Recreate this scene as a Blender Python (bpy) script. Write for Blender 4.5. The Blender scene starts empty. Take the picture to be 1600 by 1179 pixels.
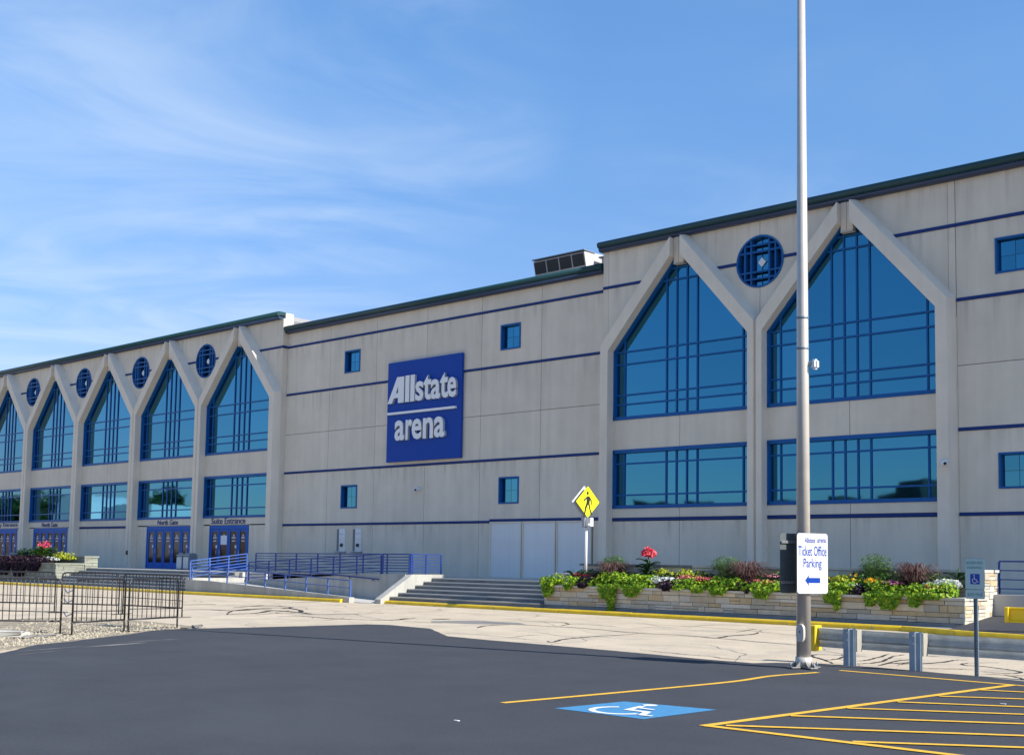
import bpy, bmesh, math, random
from mathutils import Vector, Matrix
from mathutils.geometry import tessellate_polygon
random.seed(7)
R = math.radians
sc = bpy.context.scene
C = sc.collection

# ------------------------------------------------------------------ camera
cam_d = bpy.data.cameras.new('camera')
cam = bpy.data.objects.new('camera', cam_d); C.objects.link(cam)
cr = Vector((0.7457946, 0.66599069, 0.0157106)).normalized()
cf = Vector((-0.6649305, 0.74275182, 0.07865856)).normalized()
cu = cr.cross(cf).normalized()
M = Matrix.Identity(4)
for i in range(3):
    M[i][0] = cr[i]; M[i][1] = cu[i]; M[i][2] = -cf[i]
M[2][3] = 1.6
cam.matrix_world = M
cam_d.sensor_width = 36.0
cam_d.lens = 1821.77 / 1600 * 36.0
cam_d.shift_x = 0.0
cam_d.shift_y = 0.0904
cam_d.clip_start = 0.1
cam_d.clip_end = 6000
sc.camera = cam

# ------------------------------------------------------------------ sky and sun
SUN_EL = R(36)
sun_h = Vector((0.985, 0.172)).normalized()
world = bpy.data.worlds.new('World'); sc.world = world
world.use_nodes = True
wn = world.node_tree.nodes; wl = world.node_tree.links
wn.clear()
out = wn.new('ShaderNodeOutputWorld'); bg = wn.new('ShaderNodeBackground')
sky = wn.new('ShaderNodeTexSky'); sky.sky_type = 'NISHITA'; sky.sun_disc = False
sky.sun_elevation = SUN_EL
sky.sun_rotation = math.atan2(sun_h.x, sun_h.y)
sky.air_density = 1.0; sky.dust_density = 0.15; sky.ozone_density = 2.0
bg.inputs[1].default_value = 0.13
# thin streaky cirrus mixed into the sky colour by direction
geo = wn.new('ShaderNodeTexCoord')
sep = wn.new('ShaderNodeSeparateXYZ'); wl.new(geo.outputs['Generated'], sep.inputs[0])
zz = wn.new('ShaderNodeMath'); zz.operation = 'MAXIMUM'; zz.inputs[1].default_value = 0.05
wl.new(sep.outputs[2], zz.inputs[0])
dx = wn.new('ShaderNodeMath'); dx.operation = 'DIVIDE'; wl.new(sep.outputs[0], dx.inputs[0]); wl.new(zz.outputs[0], dx.inputs[1])
dy = wn.new('ShaderNodeMath'); dy.operation = 'DIVIDE'; wl.new(sep.outputs[1], dy.inputs[0]); wl.new(zz.outputs[0], dy.inputs[1])
cmb = wn.new('ShaderNodeCombineXYZ'); wl.new(dx.outputs[0], cmb.inputs[0]); wl.new(dy.outputs[0], cmb.inputs[1])
mp0 = wn.new('ShaderNodeMapping'); mp0.inputs['Rotation'].default_value = (0, 0, R(-50))
wl.new(cmb.outputs[0], mp0.inputs[0])
mp = wn.new('ShaderNodeMapping'); mp.inputs['Scale'].default_value = (0.8, 1.0, 1); mp.inputs['Location'].default_value = (7.7, 4.2, 0)
wl.new(mp0.outputs[0], mp.inputs[0])
n1 = wn.new('ShaderNodeTexNoise'); n1.inputs['Scale'].default_value = 1.0; n1.inputs['Detail'].default_value = 9; n1.inputs['Roughness'].default_value = 0.56; n1.inputs['Distortion'].default_value = 1.5
wl.new(mp.outputs[0], n1.inputs[0])
r1 = wn.new('ShaderNodeMapRange'); r1.interpolation_type = 'SMOOTHSTEP'; r1.inputs['From Min'].default_value = 0.30; r1.inputs['From Max'].default_value = 0.80; r1.inputs['To Max'].default_value = 0.52
wl.new(n1.outputs[0], r1.inputs['Value'])
def lobe(d, c0, c1, amp, prev=None):
    """soft region of the sky that carries thin cloud"""
    dn = wn.new('ShaderNodeVectorMath'); dn.operation = 'DOT_PRODUCT'; wl.new(geo.outputs['Generated'], dn.inputs[0]); dn.inputs[1].default_value = Vector(d).normalized()
    mr = wn.new('ShaderNodeMapRange'); mr.interpolation_type = 'SMOOTHSTEP'; mr.inputs['From Min'].default_value = c0; mr.inputs['From Max'].default_value = c1; mr.inputs['To Max'].default_value = amp
    wl.new(dn.outputs['Value'], mr.inputs['Value'])
    if prev is None: return mr.outputs[0]
    ad = wn.new('ShaderNodeMath'); ad.operation = 'MAXIMUM'; wl.new(prev, ad.inputs[0]); wl.new(mr.outputs[0], ad.inputs[1]); return ad.outputs[0]
m_ = lobe((-0.85, 0.47, 0.24), 0.95, 0.999, 1.0)
m_ = lobe((-0.675, 0.629, 0.386), 0.988, 1.0, 0.85, m_)
m_ = lobe((-0.76, 0.50, 0.42), 0.972, 0.999, 0.3, m_)
m_ = lobe((-0.46, 0.80, 0.33), 0.985, 0.999, 0.3, m_)
bs_ = wn.new('ShaderNodeMath'); bs_.operation = 'MAXIMUM'; bs_.inputs[1].default_value = 0.07; wl.new(m_, bs_.inputs[0])
cf_ = wn.new('ShaderNodeMath'); cf_.operation = 'MULTIPLY'; wl.new(r1.outputs[0], cf_.inputs[0]); wl.new(bs_.outputs[0], cf_.inputs[1])
# the low sky is a little dimmer and greyer than the clean-air model
ez = wn.new('ShaderNodeMapRange'); ez.interpolation_type = 'SMOOTHSTEP'; ez.inputs['From Min'].default_value = -0.02; ez.inputs['From Max'].default_value = 0.50
wl.new(sep.outputs[2], ez.inputs['Value'])
tint = wn.new('ShaderNodeMix'); tint.data_type = 'RGBA'; tint.inputs['A'].default_value = (0.56, 0.46, 0.55, 1); tint.inputs['B'].default_value = (0.80, 0.90, 0.97, 1)
wl.new(ez.outputs[0], tint.inputs['Factor'])
hs_ = wn.new('ShaderNodeHueSaturation'); hs_.inputs['Saturation'].default_value = 1.15; wl.new(sky.outputs[0], hs_.inputs['Color'])
mt = wn.new('ShaderNodeMix'); mt.data_type = 'RGBA'; mt.blend_type = 'MULTIPLY'; mt.inputs['Factor'].default_value = 1.0
wl.new(hs_.outputs[0], mt.inputs['A']); wl.new(tint.outputs['Result'], mt.inputs['B'])
mx = wn.new('ShaderNodeMix'); mx.data_type = 'RGBA'
wl.new(cf_.outputs[0], mx.inputs['Factor']); wl.new(mt.outputs['Result'], mx.inputs['A'])
mx.inputs['B'].default_value = (3.1, 3.7, 4.5, 1)
wl.new(mx.outputs['Result'], bg.inputs[0])
wl.new(bg.outputs[0], out.inputs[0])

sun_d = bpy.data.lights.new('sun', 'SUN'); sun_d.energy = 4.2; sun_d.angle = R(0.53); sun_d.color = (1.0, 0.955, 0.88)
sun = bpy.data.objects.new('sun', sun_d); C.objects.link(sun)
sd = Vector((sun_h.x * math.cos(SUN_EL), sun_h.y * math.cos(SUN_EL), math.sin(SUN_EL)))
sun.rotation_euler = sd.to_track_quat('Z', 'Y').to_euler()
sun.location = (30, 10, 40)
sc.view_settings.view_transform = 'Standard'
sc.view_settings.look = 'None'
sc.view_settings.exposure = 0.88
sc.view_settings.gamma = 1.0
sc.view_settings.use_curve_mapping = False

# ------------------------------------------------------------------ materials
def mat(name, col, rough=0.7, metal=0.0, mott=0.0, mscale=1.0, vary=0.0, bump=0.0, bscale=30.0, streak=0.0, spec=0.5, dirt=None, dscale=0.6, dlo=0.55, dhi=0.75, grain=0.0, gscale=60.0, stain=0.0):
    m = bpy.data.materials.new(name); m.use_nodes = True
    nt = m.node_tree; n = nt.nodes; l = nt.links
    b = n['Principled BSDF']
    b.inputs['Base Color'].default_value = (*col, 1)
    b.inputs['Roughness'].default_value = rough
    b.inputs['Metallic'].default_value = metal
    b.inputs['Specular IOR Level'].default_value = spec
    if not (mott or vary or bump or streak or dirt or grain or stain): return m
    g = n.new('ShaderNodeNewGeometry')
    last = None
    def mul(prev, fac_socket, lo, hi):
        mr = n.new('ShaderNodeMapRange'); mr.inputs['From Min'].default_value = 0.28; mr.inputs['From Max'].default_value = 0.72
        mr.inputs['To Min'].default_value = lo; mr.inputs['To Max'].default_value = hi
        l.new(fac_socket, mr.inputs['Value'])
        vm = n.new('ShaderNodeVectorMath'); vm.operation = 'SCALE'
        if prev is None: vm.inputs[0].default_value = col
        else: l.new(prev, vm.inputs[0])
        l.new(mr.outputs[0], vm.inputs['Scale'])
        return vm.outputs[0]
    if mott:
        t = n.new('ShaderNodeTexNoise'); t.inputs['Scale'].default_value = mscale; t.inputs['Detail'].default_value = 8; t.inputs['Roughness'].default_value = 0.65
        l.new(g.outputs['Position'], t.inputs['Vector'])
        last = mul(last, t.outputs[0], 1 - mott, 1 + mott)
    if streak:
        mpn = n.new('ShaderNodeMapping'); mpn.inputs['Scale'].default_value = (2.6, 2.6, 0.14)
        l.new(g.outputs['Position'], mpn.inputs[0])
        t = n.new('ShaderNodeTexNoise'); t.inputs['Scale'].default_value = 1.0; t.inputs['Detail'].default_value = 6; t.inputs['Roughness'].default_value = 0.6
        l.new(mpn.outputs[0], t.inputs['Vector'])
        last = mul(last, t.outputs[0], 1 - streak, 1 + streak * 0.5)
    if grain:
        t = n.new('ShaderNodeTexNoise'); t.inputs['Scale'].default_value = gscale; t.inputs['Detail'].default_value = 4; t.inputs['Roughness'].default_value = 0.8
        l.new(g.outputs['Position'], t.inputs['Vector'])
        last = mul(last, t.outputs[0], 1 - grain, 1 + grain)
    if stain:   # run-off stains below each band and sill, broken into narrow runs
        sp = n.new('ShaderNodeSeparateXYZ'); l.new(g.outputs['Position'], sp.inputs[0])
        dv = n.new('ShaderNodeMath'); dv.operation = 'DIVIDE'; dv.inputs[1].default_value = 14.0; l.new(sp.outputs[2], dv.inputs[0])
        rp2 = n.new('ShaderNodeValToRGB'); cr2 = rp2.color_ramp; cr2.elements[0].position = 0; cr2.elements[0].color = (0, 0, 0, 1); cr2.elements[1].position = 1; cr2.elements[1].color = (1, 1, 1, 1)
        for zb, ln in ((3.22, .8), (5.80, .9), (9.80, 1.1), (12.2, 1.0), (13.66, 1.1)):
            for q, c_ in ((zb - ln, 0), (zb, 1), (zb + .02, 0)):
                e = cr2.elements.new(min(.999, q / 14.0)); e.color = (c_, c_, c_, 1)
        l.new(dv.outputs[0], rp2.inputs[0])
        mp2 = n.new('ShaderNodeMapping'); mp2.inputs['Scale'].default_value = (4.5, 4.5, 0.22); l.new(g.outputs['Position'], mp2.inputs[0])
        t = n.new('ShaderNodeTexNoise'); t.inputs['Scale'].default_value = 1.0; t.inputs['Detail'].default_value = 5; l.new(mp2.outputs[0], t.inputs['Vector'])
        mr2 = n.new('ShaderNodeMapRange'); mr2.inputs['From Min'].default_value = 0.50; mr2.inputs['From Max'].default_value = 0.74; l.new(t.outputs[0], mr2.inputs['Value'])
        mm = n.new('ShaderNodeMath'); mm.operation = 'MULTIPLY'; l.new(mr2.outputs[0], mm.inputs[0]); l.new(rp2.outputs[0], mm.inputs[1])
        mr3 = n.new('ShaderNodeMapRange'); mr3.inputs['To Min'].default_value = 1; mr3.inputs['To Max'].default_value = 1 - stain; l.new(mm.outputs[0], mr3.inputs['Value'])
        vm = n.new('ShaderNodeVectorMath'); vm.operation = 'SCALE'; 
        if last is None: vm.inputs[0].default_value = col
        else: l.new(last, vm.inputs[0])
        l.new(mr3.outputs[0], vm.inputs['Scale']); last = vm.outputs[0]
    if vary:
        oi = n.new('ShaderNodeObjectInfo')
        mr = n.new('ShaderNodeMapRange'); mr.inputs['To Min'].default_value = 1 - vary; mr.inputs['To Max'].default_value = 1 + vary
        l.new(oi.outputs['Random'], mr.inputs['Value'])
        vm = n.new('ShaderNodeVectorMath'); vm.operation = 'SCALE'
        if last is None: vm.inputs[0].default_value = col
        else: l.new(last, vm.inputs[0])
        l.new(mr.outputs[0], vm.inputs['Scale']); last = vm.outputs[0]
    if dirt:
        t = n.new('ShaderNodeTexNoise'); t.inputs['Scale'].default_value = dscale; t.inputs['Detail'].default_value = 10; t.inputs['Roughness'].default_value = 0.7
        l.new(g.outputs['Position'], t.inputs['Vector'])
        rp = n.new('ShaderNodeMapRange'); rp.inputs['From Min'].default_value = dlo; rp.inputs['From Max'].default_value = dhi; rp.clamp = True
        l.new(t.outputs[0], rp.inputs['Value'])
        mxx = n.new('ShaderNodeMix'); mxx.data_type = 'RGBA'
        l.new(rp.outputs[0], mxx.inputs['Factor'])
        if last is None: mxx.inputs['A'].default_value = (*col, 1)
        else: l.new(last, mxx.inputs['A'])
        mxx.inputs['B'].default_value = (*dirt, 1)
        last = mxx.outputs['Result']
    if last is not None: l.new(last, b.inputs['Base Color'])
    if bump:
        t = n.new('ShaderNodeTexNoise'); t.inputs['Scale'].default_value = bscale; t.inputs['Detail'].default_value = 6
        l.new(g.outputs['Position'], t.inputs['Vector'])
        bp = n.new('ShaderNodeBump'); bp.inputs['Strength'].default_value = bump; bp.inputs['Distance'].default_value = 0.02
        l.new(t.outputs[0], bp.inputs['Height']); l.new(bp.outputs[0], b.inputs['Normal'])
    return m

m_conc = mat('precast_concrete', (0.69, 0.61, 0.485), 0.85, stain=0.27, mott=0.07, mscale=0.7, vary=0.03, bump=0.15, bscale=60, streak=0.08, spec=0.25)
m_frame = mat('smooth_concrete', (0.73, 0.645, 0.52), 0.8, mott=0.05, mscale=0.9, vary=0.02, bump=0.1, bscale=60, streak=0.07, spec=0.25)
m_core = mat('joint_dark', (0.20, 0.195, 0.185), 0.9)
m_blue = mat('blue_frame_paint', (0.006, 0.095, 0.30), 0.4, mott=0.08, mscale=3, spec=0.25)
m_navy = mat('navy_band_paint', (0.014, 0.04, 0.16), 0.6, mott=0.1, mscale=2, spec=0.2)
m_cornice_t = mat('teal_cornice_metal', (0.010, 0.050, 0.055), 0.45, mott=0.15, mscale=1.5, spec=0.35)
m_cornice_b = mat('navy_cornice_metal', (0.018, 0.035, 0.085), 0.4, mott=0.12, mscale=1.5)
m_roof = mat('roof_membrane', (0.3, 0.3, 0.3), 0.9, mott=0.1)
m_cream = mat('cream_parapet', (0.62, 0.58, 0.50), 0.85, mott=0.05)
m_door = mat('door_blue_paint', (0.006, 0.10, 0.42), 0.45, mott=0.06, mscale=4, spec=0.2)
m_doorglass = mat('tinted_door_glass', (0.022, 0.013, 0.016), 0.12, spec=0.2)
m_white = mat('white_paint', (0.75, 0.75, 0.73), 0.5, mott=0.03, mscale=5)
m_whitep = mat('white_panel_board', (0.72, 0.71, 0.67), 0.6, mott=0.04, mscale=1.2, vary=0.03, streak=0.05)
m_signblue = mat('sign_blue', (0.012, 0.06, 0.33), 0.5, mott=0.03, mscale=1, spec=0.15)
m_letter = mat('sign_letter_white', (0.80, 0.80, 0.78), 0.5)
m_lettergrey = mat('sign_letter_return_grey', (0.42, 0.43, 0.43), 0.5)
m_letter_side = m_letter
m_chrome = mat('brushed_metal', (0.55, 0.55, 0.55), 0.35, metal=0.8)
m_galv = mat('galvanised_steel', (0.36, 0.43, 0.49), 0.45, metal=0.15, mott=0.15, mscale=5)
m_beam = mat('weathered_zinc_beam', (0.50, 0.53, 0.54), 0.5, metal=0.1, mott=0.18, mscale=4)
m_postst = mat('bluish_steel_post', (0.30, 0.36, 0.40), 0.5, metal=0.1, mott=0.15, mscale=6)
m_basem = mat('cast_base_metal', (0.24, 0.23, 0.21), 0.5, metal=0.2, mott=0.2, mscale=15)
m_galvd = mat('weathered_sign_post', (0.20, 0.25, 0.29), 0.5, metal=0.4, mott=0.15, mscale=6)
m_pole = mat('aluminium_pole', (0.58, 0.53, 0.46), 0.45, metal=0.25, mott=0.08, mscale=4, streak=0.12)
m_black = mat('black_metal_paint', (0.018, 0.018, 0.02), 0.4, mott=0.2, mscale=8)
m_worn = mat('worn_barrier_steel', (0.035, 0.03, 0.03), 0.45, dirt=(0.5, 0.48, 0.45), dscale=9, dlo=0.60, dhi=0.66)
m_lot = mat('new_asphalt', (0.052, 0.055, 0.063), 0.88, grain=0.34, gscale=34, mott=0.13, mscale=0.9, bump=0.6, bscale=140, spec=0.3, dirt=(0.068, 0.072, 0.08), dscale=0.25, dlo=0.5, dhi=0.8)
m_road = mat('old_pale_asphalt', (0.52, 0.435, 0.32), 0.92, grain=0.22, gscale=22, mott=0.13, mscale=0.55, bump=0.4, bscale=90, spec=0.2, dirt=(0.36, 0.315, 0.26), dscale=0.8, dlo=0.5, dhi=0.72)
m_ground = mat('ground_soil', (0.30, 0.27, 0.22), 0.95, mott=0.2, mscale=0.1)
m_dust = mat('dried_mud_dust', (0.20, 0.19, 0.16), 0.95, mott=0.4, mscale=6)
m_tar = mat('tar_crack_sealer', (0.035, 0.033, 0.035), 0.7, spec=0.3)
m_patch = mat('grey_asphalt_patch', (0.20, 0.19, 0.175), 0.9, mott=0.15, mscale=1.5)
m_yel = mat('yellow_kerb_paint', (0.70, 0.47, 0.012), 0.6, mott=0.16, mscale=3, dirt=(0.34, 0.29, 0.17), dscale=7, dlo=0.58, dhi=0.66)
m_line = mat('yellow_line_paint', (0.74, 0.43, 0.05), 0.75, mott=0.15, mscale=9, dirt=(0.12, 0.10, 0.07), dscale=28, dlo=0.57, dhi=0.70, spec=0.2)
m_hcblue = mat('blue_road_paint', (0.065, 0.23, 0.41), 0.8, mott=0.12, mscale=9, dirt=(0.06, 0.10, 0.16), dscale=30, dlo=0.60, dhi=0.72, spec=0.2)
m_hcwhite = mat('white_road_paint', (0.72, 0.73, 0.72), 0.75, mott=0.08, mscale=9, dirt=(0.3, 0.36, 0.44), dscale=30, dlo=0.60, dhi=0.72, spec=0.2)
m_step = mat('dark_step_concrete', (0.20, 0.205, 0.20), 0.85, mott=0.16, mscale=1.8, vary=0.05, dirt=(0.10, 0.10, 0.10), dscale=1.2, dlo=0.5, dhi=0.75, bump=0.2, bscale=50)
m_plaza = mat('plaza_concrete', (0.46, 0.44, 0.40), 0.9, mott=0.1, mscale=1.2)
m_retain = mat('retaining_concrete', (0.40, 0.39, 0.35), 0.88, mott=0.12, mscale=1.2, streak=0.22, bump=0.2, bscale=50)
m_stone = mat('limestone_ashlar', (0.52, 0.45, 0.34), 0.85, mott=0.12, mscale=5, vary=0.22, bump=0.5, bscale=35)
m_stones = [m_stone, m_stone, mat('grey_limestone', (0.44, 0.41, 0.34), 0.85, mott=0.12, mscale=5, vary=0.2, bump=0.5, bscale=35), mat('honey_limestone', (0.48, 0.37, 0.22), 0.85, mott=0.15, mscale=5, vary=0.15, bump=0.5, bscale=35), mat('cream_limestone', (0.56, 0.52, 0.44), 0.85, mott=0.1, mscale=5, vary=0.1, bump=0.5, bscale=35)]
m_stones_g = [mat('dimmed_greenish_limestone', (0.24, 0.25, 0.20), 0.85, mott=0.12, mscale=5, vary=0.15, bump=0.5, bscale=35)]  # greenish stone of the left bed; weaker sunlight put in as a darker colour
m_mortar = mat('mortar', (0.16, 0.15, 0.13), 0.95, mott=0.1)
m_cap = mat('stone_coping', (0.50, 0.47, 0.40), 0.8, mott=0.1, mscale=3, vary=0.05)
m_capd = mat('grey_coping', (0.17, 0.17, 0.17), 0.7, mott=0.1, mscale=3)
m_base = mat('planter_base_course', (0.22, 0.225, 0.22), 0.85, mott=0.15, mscale=2)
m_soil = mat('planting_soil', (0.04, 0.03, 0.02), 0.95, mott=0.3, mscale=6)
m_rail = mat('blue_rail_paint', (0.014, 0.042, 0.20), 0.5, mott=0.08, mscale=5)
m_raill = mat('pale_blue_rail_paint', (0.05, 0.11, 0.33), 0.45, mott=0.08, mscale=5)  # paler blue for the front and left-end ramp rails
m_ped = mat('fluorescent_yellow_sheet', (0.86, 0.86, 0.01), 0.45)
m_blk = mat('sign_black', (0.012, 0.012, 0.012), 0.5)
m_signw = mat('white_sign_sheet', (0.60, 0.60, 0.60), 0.5, spec=0.2)
m_signink = mat('blue_sign_ink', (0.008, 0.05, 0.30), 0.5, spec=0.1)
m_signinkl = mat('pale_blue_sign_ink', (0.06, 0.07, 0.28), 0.5, spec=0.1)
m_greyink = mat('grey_sign_ink', (0.5, 0.5, 0.52), 0.5)
m_signback = mat('sign_back_metal', (0.11, 0.125, 0.125), 0.5, metal=0.3, mott=0.15, mscale=8)
m_hsign = mat('pale_green_sign_sheet', (0.47, 0.60, 0.56), 0.4)
m_hgreen = mat('green_sign_ink', (0.09, 0.26, 0.22), 0.5)
m_hblue = mat('handicap_sign_blue', (0.01, 0.05, 0.36), 0.45)
m_yguard = mat('yellow_guard_paint', (0.80, 0.53, 0.01), 0.4, mott=0.06, mscale=4)
m_wood = mat('grey_spacer_block', (0.34, 0.31, 0.25), 0.85, mott=0.12, mscale=8)
m_hvac = mat('hvac_dark_louver', (0.022, 0.024, 0.024), 0.6, mott=0.2, mscale=6)
m_hvacw = mat('hvac_white_metal', (0.50, 0.46, 0.43), 0.5, mott=0.04)
m_hvacg = mat('hvac_grey_metal', (0.30, 0.30, 0.33), 0.5, mott=0.05)
m_bin = mat('bin_blue_grey', (0.14, 0.18, 0.24), 0.5, mott=0.2, mscale=6)
m_gravel = mat('pale_gravel', (0.36, 0.31, 0.22), 0.9, mott=0.3, mscale=14)
m_dirt = mat('dirt_strip', (0.20, 0.16, 0.11), 0.95, mott=0.35, mscale=4, dirt=(0.38, 0.32, 0.22), dscale=5, dlo=0.45, dhi=0.6)
m_bark = mat('tree_bark', (0.10, 0.075, 0.05), 0.9, mott=0.3, mscale=6)
m_dark = mat('dark_building', (0.035, 0.035, 0.035), 0.8)

def glass_mat():
    m = bpy.data.materials.new('blue_mirror_glass'); m.use_nodes = True
    nt = m.node_tree; n = nt.nodes; l = nt.links; b = n['Principled BSDF']
    b.inputs['Metallic'].default_value = 1.0; b.inputs['Roughness'].default_value = 0.025
    oi = n.new('ShaderNodeObjectInfo'); mr = n.new('ShaderNodeMapRange'); mr.inputs['To Min'].default_value = 0.93; mr.inputs['To Max'].default_value = 1.07
    l.new(oi.outputs['Random'], mr.inputs['Value'])
    vm = n.new('ShaderNodeVectorMath'); vm.operation = 'SCALE'; vm.inputs[0].default_value = (0.052, 0.215, 0.32)
    l.new(mr.outputs[0], vm.inputs['Scale']); l.new(vm.outputs[0], b.inputs['Base Color'])
    g = n.new('ShaderNodeNewGeometry'); t = n.new('ShaderNodeTexNoise'); t.inputs['Scale'].default_value = 0.9; t.inputs['Detail'].default_value = 1
    l.new(g.outputs['Position'], t.inputs['Vector'])
    bp = n.new('ShaderNodeBump'); bp.inputs['Strength'].default_value = 0.12; bp.inputs['Distance'].default_value = 0.02
    l.new(t.outputs[0], bp.inputs['Height']); l.new(bp.outputs[0], b.inputs['Normal'])
    return m
m_glass = glass_mat()

def leaf_mat(name, a, b2, rough=0.5):
    m = bpy.data.materials.new(name); m.use_nodes = True
    nt = m.node_tree; n = nt.nodes; l = nt.links; b = n['Principled BSDF']
    b.inputs['Roughness'].default_value = rough; b.inputs['Specular IOR Level'].default_value = 0.3
    g = n.new('ShaderNodeNewGeometry')
    mx = n.new('ShaderNodeMix'); mx.data_type = 'RGBA'; l.new(g.outputs['Random Per Island'], mx.inputs['Factor'])
    mx.inputs['A'].default_value = (*a, 1); mx.inputs['B'].default_value = (*b2, 1)
    l.new(mx.outputs['Result'], b.inputs['Base Color'])
    tr = n.new('ShaderNodeBsdfTranslucent'); l.new(mx.outputs['Result'], tr.inputs[0])
    ms = n.new('ShaderNodeMixShader'); ms.inputs[0].default_value = 0.3
    l.new(b.outputs[0], ms.inputs[1]); l.new(tr.outputs[0], ms.inputs[2]); l.new(ms.outputs[0], n['Material Output'].inputs[0])
    return m
m_lime = leaf_mat('lime_leaves', (0.08, 0.24, 0.012), (0.38, 0.50, 0.03))
m_dkleaf = leaf_mat('purple_black_leaves', (0.015, 0.008, 0.018), (0.05, 0.02, 0.035))
m_green = leaf_mat('mid_green_leaves', (0.035, 0.10, 0.015), (0.09, 0.18, 0.03))
m_deep = leaf_mat('deep_green_leaves', (0.012, 0.035, 0.015), (0.035, 0.08, 0.03))
m_feather = leaf_mat('feathery_leaves', (0.06, 0.13, 0.04), (0.14, 0.24, 0.08))
m_silver = leaf_mat('silver_leaves', (0.45, 0.50, 0.45), (0.7, 0.72, 0.68))
m_redp = leaf_mat('red_petals', (0.55, 0.015, 0.03), (0.75, 0.08, 0.08))
m_coral = leaf_mat('coral_petals', (0.75, 0.12, 0.12), (0.85, 0.30, 0.25))
m_pink = leaf_mat('pink_petals', (0.75, 0.12, 0.30), (0.85, 0.45, 0.50))
m_orange = leaf_mat('orange_petals', (0.85, 0.38, 0.01), (0.9, 0.55, 0.02))
m_wpet = leaf_mat('white_petals', (0.75, 0.75, 0.72), (0.85, 0.85, 0.85))
m_grassp = leaf_mat('purple_grass_blades', (0.07, 0.03, 0.035), (0.24, 0.15, 0.13))
m_redleaf = leaf_mat('dark_red_leaves', (0.16, 0.02, 0.02), (0.30, 0.05, 0.04))
m_yelgr = leaf_mat('yellow_green_leaves', (0.30, 0.38, 0.02), (0.5, 0.52, 0.05))
m_tree = leaf_mat('tree_leaves', (0.03, 0.07, 0.015), (0.07, 0.13, 0.03))

# ------------------------------------------------------------------ helpers
def obj(name, bm, m, parent=None, mats=None, smooth=False):
    me = bpy.data.meshes.new(name)
    bm.normal_update(); bm.to_mesh(me); bm.free()
    for x in (mats or [m]): me.materials.append(x)
    if smooth:
        for p in me.polygons: p.use_smooth = True
    o = bpy.data.objects.new(name, me); C.objects.link(o)
    if parent: o.parent = parent
    return o
def pyobj(name, vs, fs, m, parent=None):
    me = bpy.data.meshes.new(name); me.from_pydata(vs, [], fs); me.materials.append(m); me.update()
    o = bpy.data.objects.new(name, me); C.objects.link(o)
    if parent: o.parent = parent
    return o
def tag(o, label, cat, group=None):
    o['label'] = label; o['category'] = cat
    if group: o['group'] = group
    return o
def thing(name, label, cat, loc=(0, 0, 0), group=None):
    o = bpy.data.objects.new(name, None); C.objects.link(o); o.location = loc
    o.empty_display_size = 0.3
    return tag(o, label, cat, group)
def wthing(name, label, cat, group=None): return thing(name, label, cat, (0, 0, 0), group)
def struct(name, bm, m, **k):
    o = obj(name, bm, m, **k); o['kind'] = 'structure'; return o
def box(bm, x0, x1, y0, y1, z0, z1, mi=0):
    v = [bm.verts.new(p) for p in ((x0, y0, z0), (x1, y0, z0), (x1, y1, z0), (x0, y1, z0), (x0, y0, z1), (x1, y0, z1), (x1, y1, z1), (x0, y1, z1))]
    for f in ((3, 2, 1, 0), (4, 5, 6, 7), (0, 1, 5, 4), (1, 2, 6, 5), (2, 3, 7, 6), (3, 0, 4, 7)):
        q = bm.faces.new([v[i] for i in f]); q.material_index = mi
    return v
def bxo(name, x0, x1, y0, y1, z0, z1, m, parent=None):
    bm = bmesh.new(); box(bm, x0, x1, y0, y1, z0, z1); return obj(name, bm, m, parent)
def obox(bm, a, b, w, h, up=Vector((0, 0, 1)), mi=0):
    """box along a segment a-b, w across, h in the up direction, centred"""
    a = Vector(a); b = Vector(b); d = (b - a)
    if d.length < 1e-6: return
    d.normalize(); s = d.cross(up)
    if s.length < 1e-4: s = d.cross(Vector((0, 1, 0)))
    s.normalize(); u = s.cross(d).normalized()
    v = []
    for p in (a, b):
        for i, j in ((-1, -1), (1, -1), (1, 1), (-1, 1)): v.append(bm.verts.new(p + s * (i * w / 2) + u * (j * h / 2)))
    for f in ((0, 1, 2, 3), (7, 6, 5, 4), (0, 4, 5, 1), (1, 5, 6, 2), (2, 6, 7, 3), (3, 7, 4, 0)):
        bm.faces.new([v[i] for i in f]).material_index = mi
def tube(bm, pts, r, seg=8, caps=True):
    """tube along points; r number or list"""
    pts = [Vector(p) for p in pts]; n = len(pts)
    rings = []
    prev = None
    for i, p in enumerate(pts):
        d = (pts[min(i + 1, n - 1)] - pts[max(i - 1, 0)]).normalized()
        s = d.cross(Vector((0, 0, 1)))
        if s.length < 1e-3: s = d.cross(Vector((0, 1, 0)))
        s.normalize(); u = s.cross(d).normalized()
        if prev is not None and s.dot(prev) < 0: s = -s; u = -u
        prev = s
        rr = r[i] if isinstance(r, (list, tuple)) else r
        rings.append([bm.verts.new(p + s * math.cos(2 * math.pi * k / seg) * rr + u * math.sin(2 * math.pi * k / seg) * rr) for k in range(seg)])
    for a, b in zip(rings, rings[1:]):
        for k in range(seg):
            f = bm.faces.new((a[k], a[(k + 1) % seg], b[(k + 1) % seg], b[k])); f.smooth = True
    if caps:
        bm.faces.new(rings[0][::-1]); bm.faces.new(rings[-1])
    bmesh.ops.recalc_face_normals(bm, faces=bm.faces[:]) if n < 3 else None
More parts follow.
